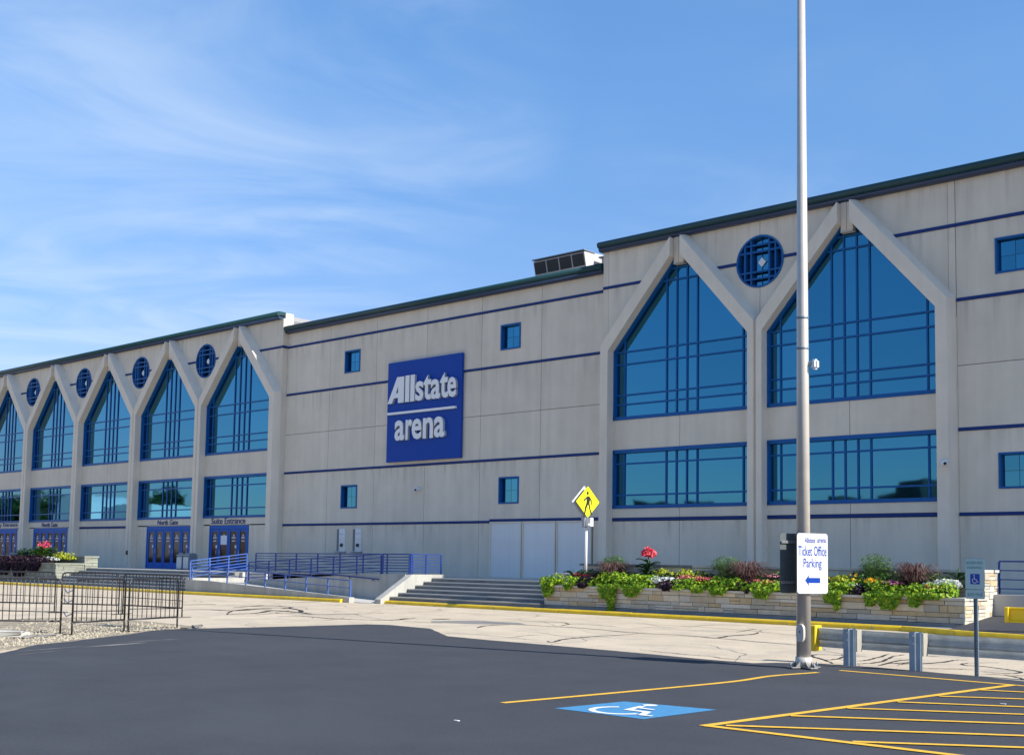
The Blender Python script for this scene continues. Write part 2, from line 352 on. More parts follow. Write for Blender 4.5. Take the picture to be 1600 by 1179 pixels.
def prism_xz(bm, poly, y0, y1, holes=(), mi=0):
    """polygon in x-z (with holes) extruded from y0 (front) to y1"""
    loops = [list(poly)] + [list(h) for h in holes]
    tris = tessellate_polygon([[Vector((p[0], p[1], 0)) for p in L] for L in loops])
    flat = [p for L in loops for p in L]
    A = [bm.verts.new((p[0], y0, p[1])) for p in flat]; B = [bm.verts.new((p[0], y1, p[1])) for p in flat]
    for t in tris:
        try:
            bm.faces.new([A[i] for i in t]).material_index = mi; bm.faces.new([B[i] for i in t]).material_index = mi
        except ValueError: pass
    k = 0
    for L in loops:
        n = len(L)
        for i in range(n): bm.faces.new((A[k + i], A[k + (i + 1) % n], B[k + (i + 1) % n], B[k + i])).material_index = mi
        k += n
    bmesh.ops.recalc_face_normals(bm, faces=bm.faces[:])
def poly_sheet(name, pts, z, m, thick=0.0):
    bm = bmesh.new()
    vs = [bm.verts.new((x, y, z)) for x, y in pts]
    f = bm.faces.new(vs)
    f.normal_update()
    if f.normal.z < 0: f.normal_flip()
    if thick:
        r = bmesh.ops.extrude_face_region(bm, geom=[f])
        lo = [g for g in r['geom'] if isinstance(g, bmesh.types.BMVert)]
        for v in vs: v.co.z = z - thick
    bmesh.ops.recalc_face_normals(bm, faces=bm.faces[:])
    bmesh.ops.triangulate(bm, faces=bm.faces[:])
    return obj(name, bm, m)
def smooth_line(pts, sub=6):
    P = [Vector((p[0], p[1], 0)) for p in pts]
    if len(P) < 3: 
        return [P[0].lerp(P[-1], i / 6) for i in range(7)]
    outp = []
    for i in range(len(P) - 1):
        p0 = P[max(i - 1, 0)]; p1 = P[i]; p2 = P[i + 1]; p3 = P[min(i + 2, len(P) - 1)]
        for k in range(sub):
            t = k / sub
            outp.append(0.5 * ((2 * p1) + (p2 - p0) * t + (2 * p0 - 5 * p1 + 4 * p2 - p3) * t * t + (3 * p1 - p0 - 3 * p2 + p3) * t ** 3))
    outp.append(P[-1]); return outp
def ribbon(bm, pts, w, z, jitter=0.0, taper=False):
    n = len(pts); L = []
    for i, p in enumerate(pts):
        d = pts[min(i + 1, n - 1)] - pts[max(i - 1, 0)]
        s = Vector((-d.y, d.x, 0)); s = s.normalized() if s.length > 1e-6 else Vector((1, 0, 0))
        ww = w * (1 + random.uniform(-jitter, jitter))
        if taper: ww *= 0.35 + 0.65 * min(1, 4 * i / n, 4 * (n - 1 - i) / n + 0.001)
        L.append((bm.verts.new((p.x + s.x * ww / 2, p.y + s.y * ww / 2, z)), bm.verts.new((p.x - s.x * ww / 2, p.y - s.y * ww / 2, z))))
    for a, b in zip(L, L[1:]):
        f = bm.faces.new((a[0], a[1], b[1], b[0])); f.normal_update()
        if f.normal.z < 0: f.normal_flip()
def text_verts(body, extrude=0.01, offset=0.0, res=3):
    cu_ = bpy.data.curves.new('t', 'FONT'); cu_.body = body; cu_.extrude = extrude; cu_.offset = offset; cu_.resolution_u = res
    o = bpy.data.objects.new('t', cu_); C.objects.link(o)
    dg = bpy.context.evaluated_depsgraph_get()
    me = bpy.data.meshes.new_from_object(o.evaluated_get(dg))
    C.objects.unlink(o); bpy.data.objects.remove(o); bpy.data.curves.remove(cu_)
    return me
def text_obj(name, body, origin, ux, uz, width, height, m, parent=None, depth=0.01, offset=0.0, res=3):
    """text fitted in a width x height box: origin lower left (world), ux right direction, uz up direction, normal = ux x uz"""
    me = text_verts(body, 0.5, offset, res)
    xs = [v.co.x for v in me.vertices]; ys = [v.co.y for v in me.vertices]
    x0, x1, y0, y1 = min(xs), max(xs), min(ys), max(ys)
    ux = Vector(ux).normalized(); uz = Vector(uz).normalized(); nn = ux.cross(uz)
    origin = Vector(origin)
    for v in me.vertices:
        a = (v.co.x - x0) / (x1 - x0) * width; b = (v.co.y - y0) / (y1 - y0) * height; c = (v.co.z + 0.5) * depth
        v.co = origin + ux * a + uz * b + nn * c
    me.materials.clear(); me.materials.append(m); me.update(); me.name = name
    o = bpy.data.objects.new(name, me); C.objects.link(o)
    if parent: o.parent = parent
    return o
def clip_poly(poly, a, b, c):
    """keep a*x+b*z<=c"""
    res = []
    for i in range(len(poly)):
        p, q = poly[i], poly[(i + 1) % len(poly)]
        dp = a * p[0] + b * p[1] - c; dq = a * q[0] + b * q[1] - c
        if dp <= 0: res.append(p)
        if (dp < 0 < dq) or (dq < 0 < dp):
            t = dp / (dp - dq); res.append((p[0] + t * (q[0] - p[0]), p[1] + t * (q[1] - p[1])))
    return res
def parea(p):
    return abs(sum(p[i][0] * p[(i + 1) % len(p)][1] - p[(i + 1) % len(p)][0] * p[i][1] for i in range(len(p)))) / 2

# ================================================================== GROUND
bm = bmesh.new(); 
vs = [bm.verts.new(p) for p in ((-1500, -1500, -0.3), (1500, -1500, -0.3), (1500, 1500, -0.3), (-1500, 1500, -0.3))]
bm.faces.new(vs); struct('ground', bm, m_ground)
o = poly_sheet('road', [(-420, 5), (120, 5), (120, 29.4), (-420, 29.4)], 0.0, m_road, 0.25); o['kind'] = 'structure'
lot = [(120, -300), (120, 14), (-4, 17.15), (-5.72, 17.38), (-6.5, 17.6), (-7.4, 17.74), (-8.1, 17.84), (-8.7, 17.8), (-9.1, 17.68), (-9.6, 17.3), (-9.8, 16.9), (-11.0, 16.95), (-12.3, 17.14), (-14.6, 17.35), (-16.2, 17.4), (-17.5, 17.6),
       (-18.6, 18.4), (-19.7, 19.2), (-20.3, 19.3), (-21.3, 19.45), (-21.85, 19.15), (-22.0, 17.6), (-22.3, 15.8), (-22.6, 14.4), (-22.45, 13.7), (-21.6, 12.6), (-20.9, 11.5), (-20.3, 10.6), (-19.9, 9.8), (-18.9, 8.9), (-18.2, 8.2), (-21, 2), (-30, -4), (-420, -20), (-420, -300)]
lot2 = []
for i in range(len(lot)):
    p, q = lot[i], lot[(i + 1) % len(lot)]
    d = math.hypot(q[0] - p[0], q[1] - p[1]); n = max(1, min(8, int(d / 0.25))) if d < 6 else 1
    for k in range(n):
        t = k / n; j = 0.018 if n > 1 else 0
        lot2.append((p[0] + t * (q[0] - p[0]) + random.uniform(-j, j), p[1] + t * (q[1] - p[1]) + random.uniform(-j, j)))
o = poly_sheet('parking_lot_asphalt', lot2, 0.03, m_lot, 0.2); o['kind'] = 'structure'
LZ = 0.03
o = poly_sheet('gravel_bed', [(-19.0, 8.0), (-19.4, 9.0), (-20.0, 9.9), (-20.9, 11.5), (-22.0, 13.0), (-22.6, 14.3), (-22.9, 15.3), (-23.6, 15.4), (-25.8, 15.6), (-28.5, 15.3), (-28.6, 13.4), (-26.0, 11.2), (-24.5, 9.0), (-24, 6)], 0.012, m_dirt, 0.1)
o['kind'] = 'structure'
# stones of the gravel
vs = []; fs = []
gp = [(-19.6, 8.8), (-20.4, 10.3), (-21.2, 11.6), (-22.3, 13.1), (-23.0, 14.7), (-23.9, 15.2), (-26.5, 15.2), (-28, 14.8), (-27.5, 13.6), (-25, 11.5), (-23.6, 9.6), (-22.8, 8.2)]
def inpoly(x, y, P):
    c = False
    for i in range(len(P)):
        x1, y1 = P[i]; x2, y2 = P[i - 1]
        if (y1 > y) != (y2 > y) and x < (x2 - x1) * (y - y1) / (y2 - y1) + x1: c = not c
    return c
k = 0
while k < 1900:
    x = random.uniform(-28.6, -19.2); y = random.uniform(8, 15.4)
    if not inpoly(x, y, gp): continue
    if random.random() > 0.35 + 0.65 * (x > -24.2): continue
    k += 1
    s = random.uniform(0.012, 0.035) * (1.6 if random.random() < 0.08 else 1); a = random.uniform(0, 6.28)
    b0 = len(vs)
    for q in range(5):
        vs.append((x + math.cos(a + q * 1.257) * s * random.uniform(0.7, 1.3), y + math.sin(a + q * 1.257) * s * random.uniform(0.7, 1.2), 0.012))
    vs.append((x + random.uniform(-s, s) * 0.3, y + random.uniform(-s, s) * 0.3, 0.012 + s * random.uniform(0.7, 1.2)))
    for q in range(5): fs.append((b0 + q, b0 + (q + 1) % 5, b0 + 5))
g = pyobj('gravel', vs, fs, m_gravel); g['kind'] = 'stuff'; g['label'] = 'pale loose gravel scattered below the crowd barriers'; g['category'] = 'gravel'

# tar crack seal lines on the road
tars = [
 ([(-23.41,21.12),(-23.53,21.75),(-24.04,22.59)],.09),([(-21.42,22.87),(-20.2,22.66),(-19.25,22.81),(-18.37,22.88),(-17.49,22.76),(-16.48,22.46),(-16.0,22.43)],.07),
 ([(-21.64,23.62),(-20.95,24.15),(-20.42,24.54),(-19.96,24.52),(-19.46,24.14),(-18.95,24.41),(-17.98,24.16)],.06),([(-19.46,24.14),(-19.02,23.17)],.05),
 ([(-19.54,20.67),(-19.99,21.35),(-20.12,21.96),(-20.04,22.36)],.07),([(-18.34,18.4),(-18.46,18.72),(-17.72,18.82),(-16.73,18.67),(-16.05,18.51),(-15.53,18.41)],.025),
 ([(-15.5,18.5),(-15.23,18.26),(-15.4,18.7),(-15.63,19.1),(-15.78,19.77),(-15.88,20.75),(-15.83,21.33),(-15.91,22.24)],.08),([(-16.66,18.59),(-16.89,19.37),(-16.93,19.9)],.03),
 ([(-22.84,21.29),(-22.27,21.32),(-21.68,21.39),(-21.48,21.43)],.05),([(-23.18,22.68),(-22.98,23.2)],.22),([(-24.67,25.77),(-23.88,26.78),(-22.82,27.04)],.05),
 ([(-17.02,22.55),(-16.29,22.52),(-15.86,22.42),(-14.85,22.57),(-14.06,22.38),(-13.43,22.28),(-12.51,22.04),(-11.72,21.95),(-9.8,21.8)],.06),([(-14.2,22.35),(-13.94,22.46),(-14.17,23.38),(-14.18,24.4),(-14.5,25.24)],.10),
 ([(-14.82,24.75),(-15.34,26.59)],.04),([(-12.92,18.12),(-12.54,17.99),(-12.05,17.89),(-11.66,17.82),(-11.2,17.84),(-10.74,17.61),(-10.33,17.77),(-10.02,17.76)],.035),
 ([(-19.42,25.73),(-18.21,25.89),(-16.54,26.03),(-14.36,25.45),(-13.23,24.78)],.03),
 ([(-9.04,18.2),(-9.48,18.76),(-9.88,19.19),(-10.12,19.53),(-10.16,19.84),(-9.8,20.06),(-9.4,20.2)],.06),([(-9.48,18.76),(-9.45,19.12),(-9.6,19.81),(-9.52,20.16)],.06),
 ([(-9.06,19.07),(-9.0,19.38),(-9.2,20.34),(-9.38,21.15)],.06),([(-8.78,18.54),(-8.67,18.89),(-8.74,19.48),(-9.05,20.53),(-9.13,21.21)],.06),([(-8.37,18.43),(-8.49,19.14),(-8.61,19.88),(-8.44,20.3)],.06),
 ([(-8.49,18.92),(-8.33,19.34),(-8.3,19.6)],.06),([(-8.21,18.84),(-8.24,19.24),(-8.02,19.52),(-7.95,20.27),(-7.98,20.71),(-7.83,20.91)],.06),([(-7.73,18.64),(-7.55,18.66),(-7.29,18.87),(-7.04,19.03)],.05),
 ([(-6.84,18.79),(-6.59,18.74),(-6.39,18.8),(-6.35,19.14),(-6.51,19.4),(-6.91,19.67),(-7.19,19.81),(-7.41,19.78),(-7.55,19.9),(-7.6,20.28),(-7.27,20.84)],.06),([(-6.65,18.31),(-6.38,18.46),(-6.06,18.18),(-5.89,17.9)],.05),
 ([(-6.27,18.43),(-6.08,18.6),(-5.7,18.6)],.04),([(-8.75,21.19),(-8.51,21.36)],.05),
 ([(-27.98,19.33),(-29.6,20.56),(-30.37,21.44),(-31.02,22.75),(-30.92,23.5),(-29.54,23.07),(-28.2,22.08),(-28.8,22.07),(-29.47,21.98),(-28.4,20.61),(-28.25,19.84),(-28.12,19.48)],.15),
 ([(-31.18,19.87),(-31.0,20.71),(-30.02,20.91),(-30.34,22.01),(-30.4,22.67)],.15),([(-34.26,21.89),(-34.48,23.03),(-34.02,23.04)],.13),([(-32.36,22.84),(-32.44,24.19),(-31.11,23.97),(-30.53,23.2)],.13),
 ([(-27.6,20.03),(-28.09,21.18),(-27.62,21.63),(-26.87,21.75),(-26.54,22.99),(-26.59,23.98)],.10),([(-26.39,19.9),(-26.19,20.63),(-25.02,20.53),(-24.45,20.67),(-23.82,20.92),(-23.36,21.54),(-23.93,22.79)],.10),
 ([(-24.17,19.6),(-24.45,20.67)],.04),([(-30.04,22.1),(-28.76,22.16),(-27.22,21.73)],.10),([(-34.86,26.92),(-34.56,28.0)],.13),([(-31.93,22.29),(-32.44,23.28),(-33.11,24.35)],.12)]
bm = bmesh.new()
for i, (p, w) in enumerate(tars):
    P = smooth_line(p, 7)
    for v in P[1:-1]: v.x += random.uniform(-.02, .02); v.y += random.uniform(-.02, .02)
    ribbon(bm, P, w * 0.95, 0.004 + 0.0009 * (i % 6), 0.35, True)
t = struct('tar_crack_lines', bm, m_tar)
bm = bmesh.new()
for i in range(36):   # fine hairline cracks
    x = random.uniform(-42, -8); y = random.uniform(19.8, 26.5); P = [Vector((x, y, 0))]; a = random.choice([0, 0.3, 1.4, 3.0]) + random.uniform(-.3, .3)
    for k in range(random.randint(8, 26)):
        a += random.uniform(-.5, .5); P.append(P[-1] + Vector((math.cos(a), math.sin(a), 0)) * 0.3)
    ribbon(bm, P, 0.022, 0.0030 + 0.0001 * (i % 9), 0.4, True)
struct('hairline_cracks', bm, m_patch)
o = poly_sheet('asphalt_repair_patch', [(-22.5, 22.0), (-22.0, 23.3), (-20.6, 23.4), (-19.9, 22.9), (-20.9, 21.9), (-22.0, 21.5)], 0.0028, m_patch); o['kind'] = 'structure'

# ------------------------------------------------------------------ painted markings on the lot
bm = bmesh.new()
def line(pts, w, z): ribbon(bm, [Vector((x, y, 0)) for x, y in pts], w, z, 0.06)
def seg(a, b, n=14): return [(a[0] + (b[0] - a[0]) * i / n, a[1] + (b[1] - a[1]) * i / n) for i in range(n + 1)]
line([(v.x, v.y) for v in smooth_line([(-8.86, 9.8), (-8.62, 11.8), (-8.42, 13.9), (-8.48, 15.1), (-8.34, 16.0), (-8.3, 16.2)], 5)], 0.10, LZ + .004)
line(seg((-8.25, 16.8), (-5.5, 16.66)), 0.10, LZ + .004)
line(seg((-5.5, 16.66), (-1, 16.5)), 0.10, LZ + .004)
line(seg((-6.30, 9.9), (-5.62, 16.68)), 0.11, LZ + .006)
line(seg((-6.28, 9.93), (-0.5, 10.05)), 0.11, LZ + .008)
for i, (a, b) in enumerate([((-5.7, 15.56), (-5.19, 15.76)), ((-5.75, 14.39), (-4.93, 14.9)), ((-5.84, 13.38), (-4.65, 14.05)), ((-5.98, 12.35), (-4.41, 13.33)), ((-6.08, 11.25), (-4.16, 12.5)), ((-6.15, 10.08), (-3.88, 11.6)), ((-4.8, 10.03), (-3.6, 10.85))]):
    d = Vector((b[0] - a[0], b[1] - a[1])).normalized(); L = min(5, (16.6 - a[1]) / max(d.y, .01) - .1)
    line(seg(a, (a[0] + d.x * L, a[1] + d.y * L)), 0.095, LZ + .010)
struct('parking_lines', bm, m_line)
# blue square with wheelchair symbol
hc = wthing('painted_wheelchair_symbol', 'blue square with white wheelchair symbol painted on the dark asphalt', 'road marking')
o = poly_sheet('blue_square', [(-8.16, 9.86), (-8.03, 10.96), (-6.9, 11.12), (-6.99, 9.87)], LZ + .004, m_hcblue); o.parent = hc
bm = bmesh.new()
def hline(pts, w, z=LZ + .008): ribbon(bm, [Vector((x, y, 0)) for x, y in pts], w, z)
arc = [(-7.56 + 0.30 * math.cos(R(a)), 10.24 + 0.30 * math.sin(R(a))) for a in range(128, 345, 9)]
hline(arc, 0.075)
hline([(-7.60, 10.72), (-7.53, 10.36), (-7.51, 10.30)], 0.085, LZ + .009); hline([(-7.55, 10.34), (-7.28, 10.34), (-7.25, 10.32)], 0.085, LZ + .0105); hline([(-7.28, 10.36), (-7.15, 10.07), (-7.04, 10.10)], 0.08, LZ + .012)
hline([(-7.55, 10.54), (-7.32, 10.53)], 0.06, LZ + .0135)
hv = [bm.verts.new((-7.60 + 0.085 * math.cos(a * .5236), 10.86 + 0.085 * math.sin(a * .5236), LZ + .009)) for a in range(12)]; bm.faces.new(hv)
obj('white_wheelchair', bm, m_hcwhite, hc)

# ------------------------------------------------------------------ kerbs
kerb = bpy.data.objects.new('kerb', None); C.objects.link(kerb); kerb['kind'] = 'structure'
def kerb_run(pts, seglen=3.05):
    P = [Vector((x, y, 0)) for x, y in pts]
    for a, b in zip(P, P[1:]):
        d = b - a; n = max(1, round(d.length / seglen)); d2 = d.normalized(); s = Vector((-d2.y, d2.x, 0))
        if s.y < 0: s = -s
        for i in range(n):
            p = a + d * (i / n) + d2 * 0.008; q = a + d * ((i + 1) / n) - d2 * 0.008
            dz = random.uniform(-.004, .004)
            bm = bmesh.new(); vv = []
            for base in (p, q):
                for off, z in ((0, -.05), (0.0, .085), (0.035, .125), (0.17, .13), (0.17, -.05)):
                    w = base + s * off; vv.append(bm.verts.new((w.x, w.y, z + dz)))
            for k2 in range(4): bm.faces.new((vv[k2], vv[k2 + 1], vv[k2 + 6], vv[k2 + 5]))
            bm.faces.new(vv[:5]); bm.faces.new(vv[5:][::-1]); bmesh.ops.recalc_face_normals(bm, faces=bm.faces[:])
            obj('kerb_segment', bm, m_yel, kerb)
kerb_run([(-32.5, 29.15), (-12.6, 29.05), (-10.9, 28.3), (-9.0, 27.75), (-4, 26.9), (30, 26)])
kerb_run([(-130, 28.5), (-44.6, 28.35), (-34.0, 28.45)])
# sidewalk behind kerb
o = poly_sheet('sidewalk', [(-32.5, 29.31), (-12.6, 29.21), (-10.85, 28.46), (-9.0, 27.91), (-9.0, 29.0), (-11.15, 29.7), (-25, 29.9), (-32.3, 29.9)], 0.126, m_base, 0.3); o['kind'] = 'structure'
o = poly_sheet('sidewalk', [(-130, 28.66), (-44.6, 28.51), (-44.6, 29.6), (-130, 29.6)], 0.126, m_base, 0.3); o['kind'] = 'structure'
bm = bmesh.new()
vv = [bm.verts.new(p) for p in ((-11.2, 28.6, .127), (-9.0, 27.9, .127), (30, 26.1, .127), (30, 32, .55), (-11.15, 32, .42))]
bm.faces.new(vv); bmesh.ops.triangulate(bm, faces=bm.faces[:]); bmesh.ops.recalc_face_normals(bm, faces=bm.faces[:])
struct('service_apron_asphalt', bm, m_lot)
exec_after = []

# ================================================================== ARENA BUILDING
D = 35.54; DM = 35.84; ROOF = 13.68
W = 6.6
AX_R = [-26.94, -20.34, -13.74]
AX_L = [-47.64 - W * i for i in range(8)]     # -47.64 ... -93.84
arena = wthing('arena_building', 'large pale concrete arena with pointed blue glass windows and teal roof edge', 'building')
def part(name, bm, m, parent=None): return obj(name, bm, m, parent or arena)

core = bmesh.new()
box(core, -100, -47.5, D + .5, 80, 0.3, 13.66)
box(core, -47.5, -27.3, DM + .3, 80, 0.3, 12.85)
box(core, -27.3, 14, D + .5, 80, 0.3, 13.66)
part('wall_core', core, m_core)

G = 0.010   # half joint
def panel(poly, y=D, holes=(), th=0.12, m=m_conc, name='concrete_panel'):
    bm = bmesh.new(); prism_xz(bm, poly, y, y + th, holes); return part(name, bm, m)
def rect(x0, x1, z0, z1): return [(x0 + G, z0 + G), (x1 - G, z0 + G), (x1 - G, z1 - G), (x0 + G, z1 - G)]

def band(x0, x1, z, y):
    bm = bmesh.new(); box(bm, x0, x1, y - .035, y + .05, z - .055, z + .055)
    bmesh.ops.bevel(bm, geom=bm.edges[:], offset=.012, segments=1, affect='EDGES'); return part('blue_band', bm, m_navy)

HW = 3.02; KNEE = 9.69; GAP = 0.22; APEX = 12.93; TOP = 13.62; SILL = 7.10
SL = (APEX - KNEE) / (HW - GAP)
def gz(o): return APEX - (abs(o) - GAP) * SL
def leg(c, side, exterior):
    """one half of the pointed concrete frame of a bay: front at D-.4"""
    yf = D - .4; yr = D + .10
    ho = 3.38 if exterior else 3.245
    hr = 3.50 if exterior else 3.30
    yw = D if exterior else D - .27
    oz = TOP - 1.17 * (ho - GAP)
    rz = TOP + .13 - 1.17 * (hr - .13 - GAP) if not exterior else oz + .06
    z0 = 0.3
    s = side
    def P(x, y, z): return (c + s * x, y, z)
    V = {
     'i0': P(HW, yf, z0), 'i1': P(HW, yf, KNEE), 'i2': P(GAP, yf, APEX),
     'o0': P(ho, yf, z0), 'o1': P(ho, yf, oz), 'o2': P(GAP, yf, TOP),
     'r0': P(hr, yw, z0), 'r1': P(hr, yw, oz + .02 if exterior else oz - .05), 'w1': P(hr, D, rz), 'w2': P(GAP, D, TOP + .13), 'W2': P(GAP + .17, D, ROOF),
     'I0': P(HW, yr, z0), 'I1': P(HW, yr, KNEE), 'I2': P(GAP, yr, APEX), 'O2': P(GAP, yr, TOP)}
    bm = bmesh.new(); v = {k: bm.verts.new(p) for k, p in V.items()}
    F = [('i0', 'o0', 'o1', 'i1'), ('i1', 'o1', 'o2', 'i2'), ('o0', 'r0', 'r1', 'o1'), ('o1', 'r1', 'w1'), ('o1', 'w1', 'W2', 'o2'),
         ('i0', 'i1', 'I1', 'I0'), ('i1', 'i2', 'I2', 'I1'), ('i2', 'o2', 'O2', 'I2'), ('o2', 'W2', 'O2')]
    for f in F: bm.faces.new([v[k] for k in f])
    # flat returns behind, closing the exterior sides towards the wall
    if exterior:
        a = bm.verts.new(P(hr, D + .02, z0)); bm.faces.new((v['r0'], a, v['r1']))
    bmesh.ops.recalc_face_normals(bm, faces=bm.faces[:])
    part('frame_leg', bm, m_frame)

def mull(bm, a, b, w=.075, y0=D + .015, y1=D + .13):
    """bar in the x-z plane from a to b"""
    ax, az = a; bx_, bz = b; dx_, dz_ = bx_ - ax, bz - az; L = math.hypot(dx_, dz_); nx, nz = -dz_ / L * w / 2, dx_ / L * w / 2
    q = [(ax + nx, az + nz), (bx_ + nx, bz + nz), (bx_ - nx, bz - nz), (ax - nx, az - nz)]
    v = [bm.verts.new((x, y, z)) for y in (y0, y1) for x, z in q]
    for f in ((0, 1, 2, 3), (7, 6, 5, 4), (0, 4, 5, 1), (1, 5, 6, 2), (2, 6, 7, 3), (3, 7, 4, 0)): bm.faces.new([v[i] for i in f])
def window(c, poly, vx, hz, individual, name):
    w = part(name, bmesh.new(), m_blue)
    # frame round the edge, standing at the wall face
    bm = bmesh.new(); n = len(poly)
    cx = sum(p[0] for p in poly) / n; cz = sum(p[1] for p in poly) / n
    inn = [(p[0] + (cx - p[0]) * 0.0, p[1]) for p in poly]
    for i in range(n):
        a, b = poly[i], poly[(i + 1) % n]
        mull(bm, a, b, .13, D - .03, D + .16)
    bmesh.ops.recalc_face_normals(bm, faces=bm.faces[:]); bm.to_mesh(w.data); bm.free()
    def span_v(x):
        zs = []
        for i in range(n):
            p, q = poly[i], poly[(i + 1) % n]
            if (p[0] - x) * (q[0] - x) < 0: zs.append(p[1] + (x - p[0]) / (q[0] - p[0]) * (q[1] - p[1]))
        return min(zs), max(zs)
    def span_h(z):
        xs = []
        for i in range(n):
            p, q = poly[i], poly[(i + 1) % n]
            if (p[1] - z) * (q[1] - z) < 0: xs.append(p[0] + (z - p[1]) / (q[1] - p[1]) * (q[0] - p[0]))
        return min(xs), max(xs)
    for x in vx:
        a, b = span_v(x); bm = bmesh.new(); mull(bm, (x, a + .05), (x, b - .05), .055, D + .10, D + .15)
        bmesh.ops.recalc_face_normals(bm, faces=bm.faces[:]); obj('mullion', bm, m_blue, w)
    for z in hz:
        a, b = span_h(z); bm = bmesh.new(); mull(bm, (a + .05, z), (b - .05, z), .058, D + .09, D + .14)
        bmesh.ops.recalc_face_normals(bm, faces=bm.faces[:]); obj('transom', bm, m_blue, w)
    # panes
    xs = [-1e3] + sorted(vx) + [1e3]; zs = [-1e3] + sorted(hz) + [1e3]
    big = bmesh.new()
    for i in range(len(xs) - 1):
        for j in range(len(zs) - 1):
            p = list(poly)
            if xs[i] > -900: p = clip_poly(p, -1, 0, -xs[i])
            if p and xs[i + 1] < 900: p = clip_poly(p, 1, 0, xs[i + 1])
            if p and zs[j] > -900: p = clip_poly(p, 0, -1, -zs[j])
            if p and zs[j + 1] < 900: p = clip_poly(p, 0, 1, zs[j + 1])
            if len(p) < 3 or parea(p) < .02: continue
            bmx = bmesh.new() if individual else big
            mx_ = sum(q[0] for q in p) / len(p); mz_ = sum(q[1] for q in p) / len(p)
            tx, tz = random.gauss(0, .0009), random.gauss(0, .0009)
            fr = [bmx.verts.new((q[0], D + .145 + (q[0] - mx_) * tx + (q[1] - mz_) * tz, q[1])) for q in p]
            f = bmx.faces.new(fr); f.normal_update()
            if f.normal.y > 0: f.normal_flip()
            if individual:
                r_ = bmesh.ops.extrude_face_region(bmx, geom=[f])
                for g_ in r_['geom']:
                    if isinstance(g_, bmesh.types.BMVert): g_.co.y += .012
                bmesh.ops.recalc_face_normals(bmx, faces=bmx.faces[:])
                obj('pane', bmx, m_glass, w)
    if not individual:
        o_ = obj('panes', big, m_glass, w); o_['kind'] = 'stuff'
    else: big.free()
    return w

def gable_bay(c, ext_l, ext_r, individual):
    leg(c, -1, ext_l); leg(c, 1, ext_r)
    poly = [(c - HW, SILL), (c + HW, SILL), (c + HW, KNEE), (c + GAP, APEX), (c - GAP, APEX), (c - HW, KNEE)]
    vx = [c + d for d in (-2.57, -.67, -.225, .225, .67, 2.57)]
    window(c, poly, vx, [7.64, 8.0, 9.18, 9.66, 12.14, 12.57], individual, 'gable_window')
    poly = [(c - HW, 3.74), (c + HW, 3.74), (c + HW, 5.84), (c - HW, 5.84)]
    window(c, poly, vx, [4.19, 5.38], individual, 'lower_window')
    # infill slab at the point, two pieces
    for a, b in ((c - GAP + .006, c - .008), (c + .008, c + GAP - .006)):
        bm = bmesh.new(); box(bm, a, b, D - .12, D + .1, 12.70, ROOF); part('apex_slab', bm, m_frame)
    bm = bmesh.new(); box(bm, c - GAP + .004, c + GAP - .004, D - .14, D + .1, 12.64, 12.69); part('apex_sill', bm, m_cap)
    # spandrel
    panel(rect(c - HW - .1, c, 5.9, SILL - .04)); panel(rect(c, c + HW + .1, 5.9, SILL - .04))
    panel(rect(c - HW - .1, c, 3.33, 3.72)); panel(rect(c, c + HW + .1, 3.33, 3.72))

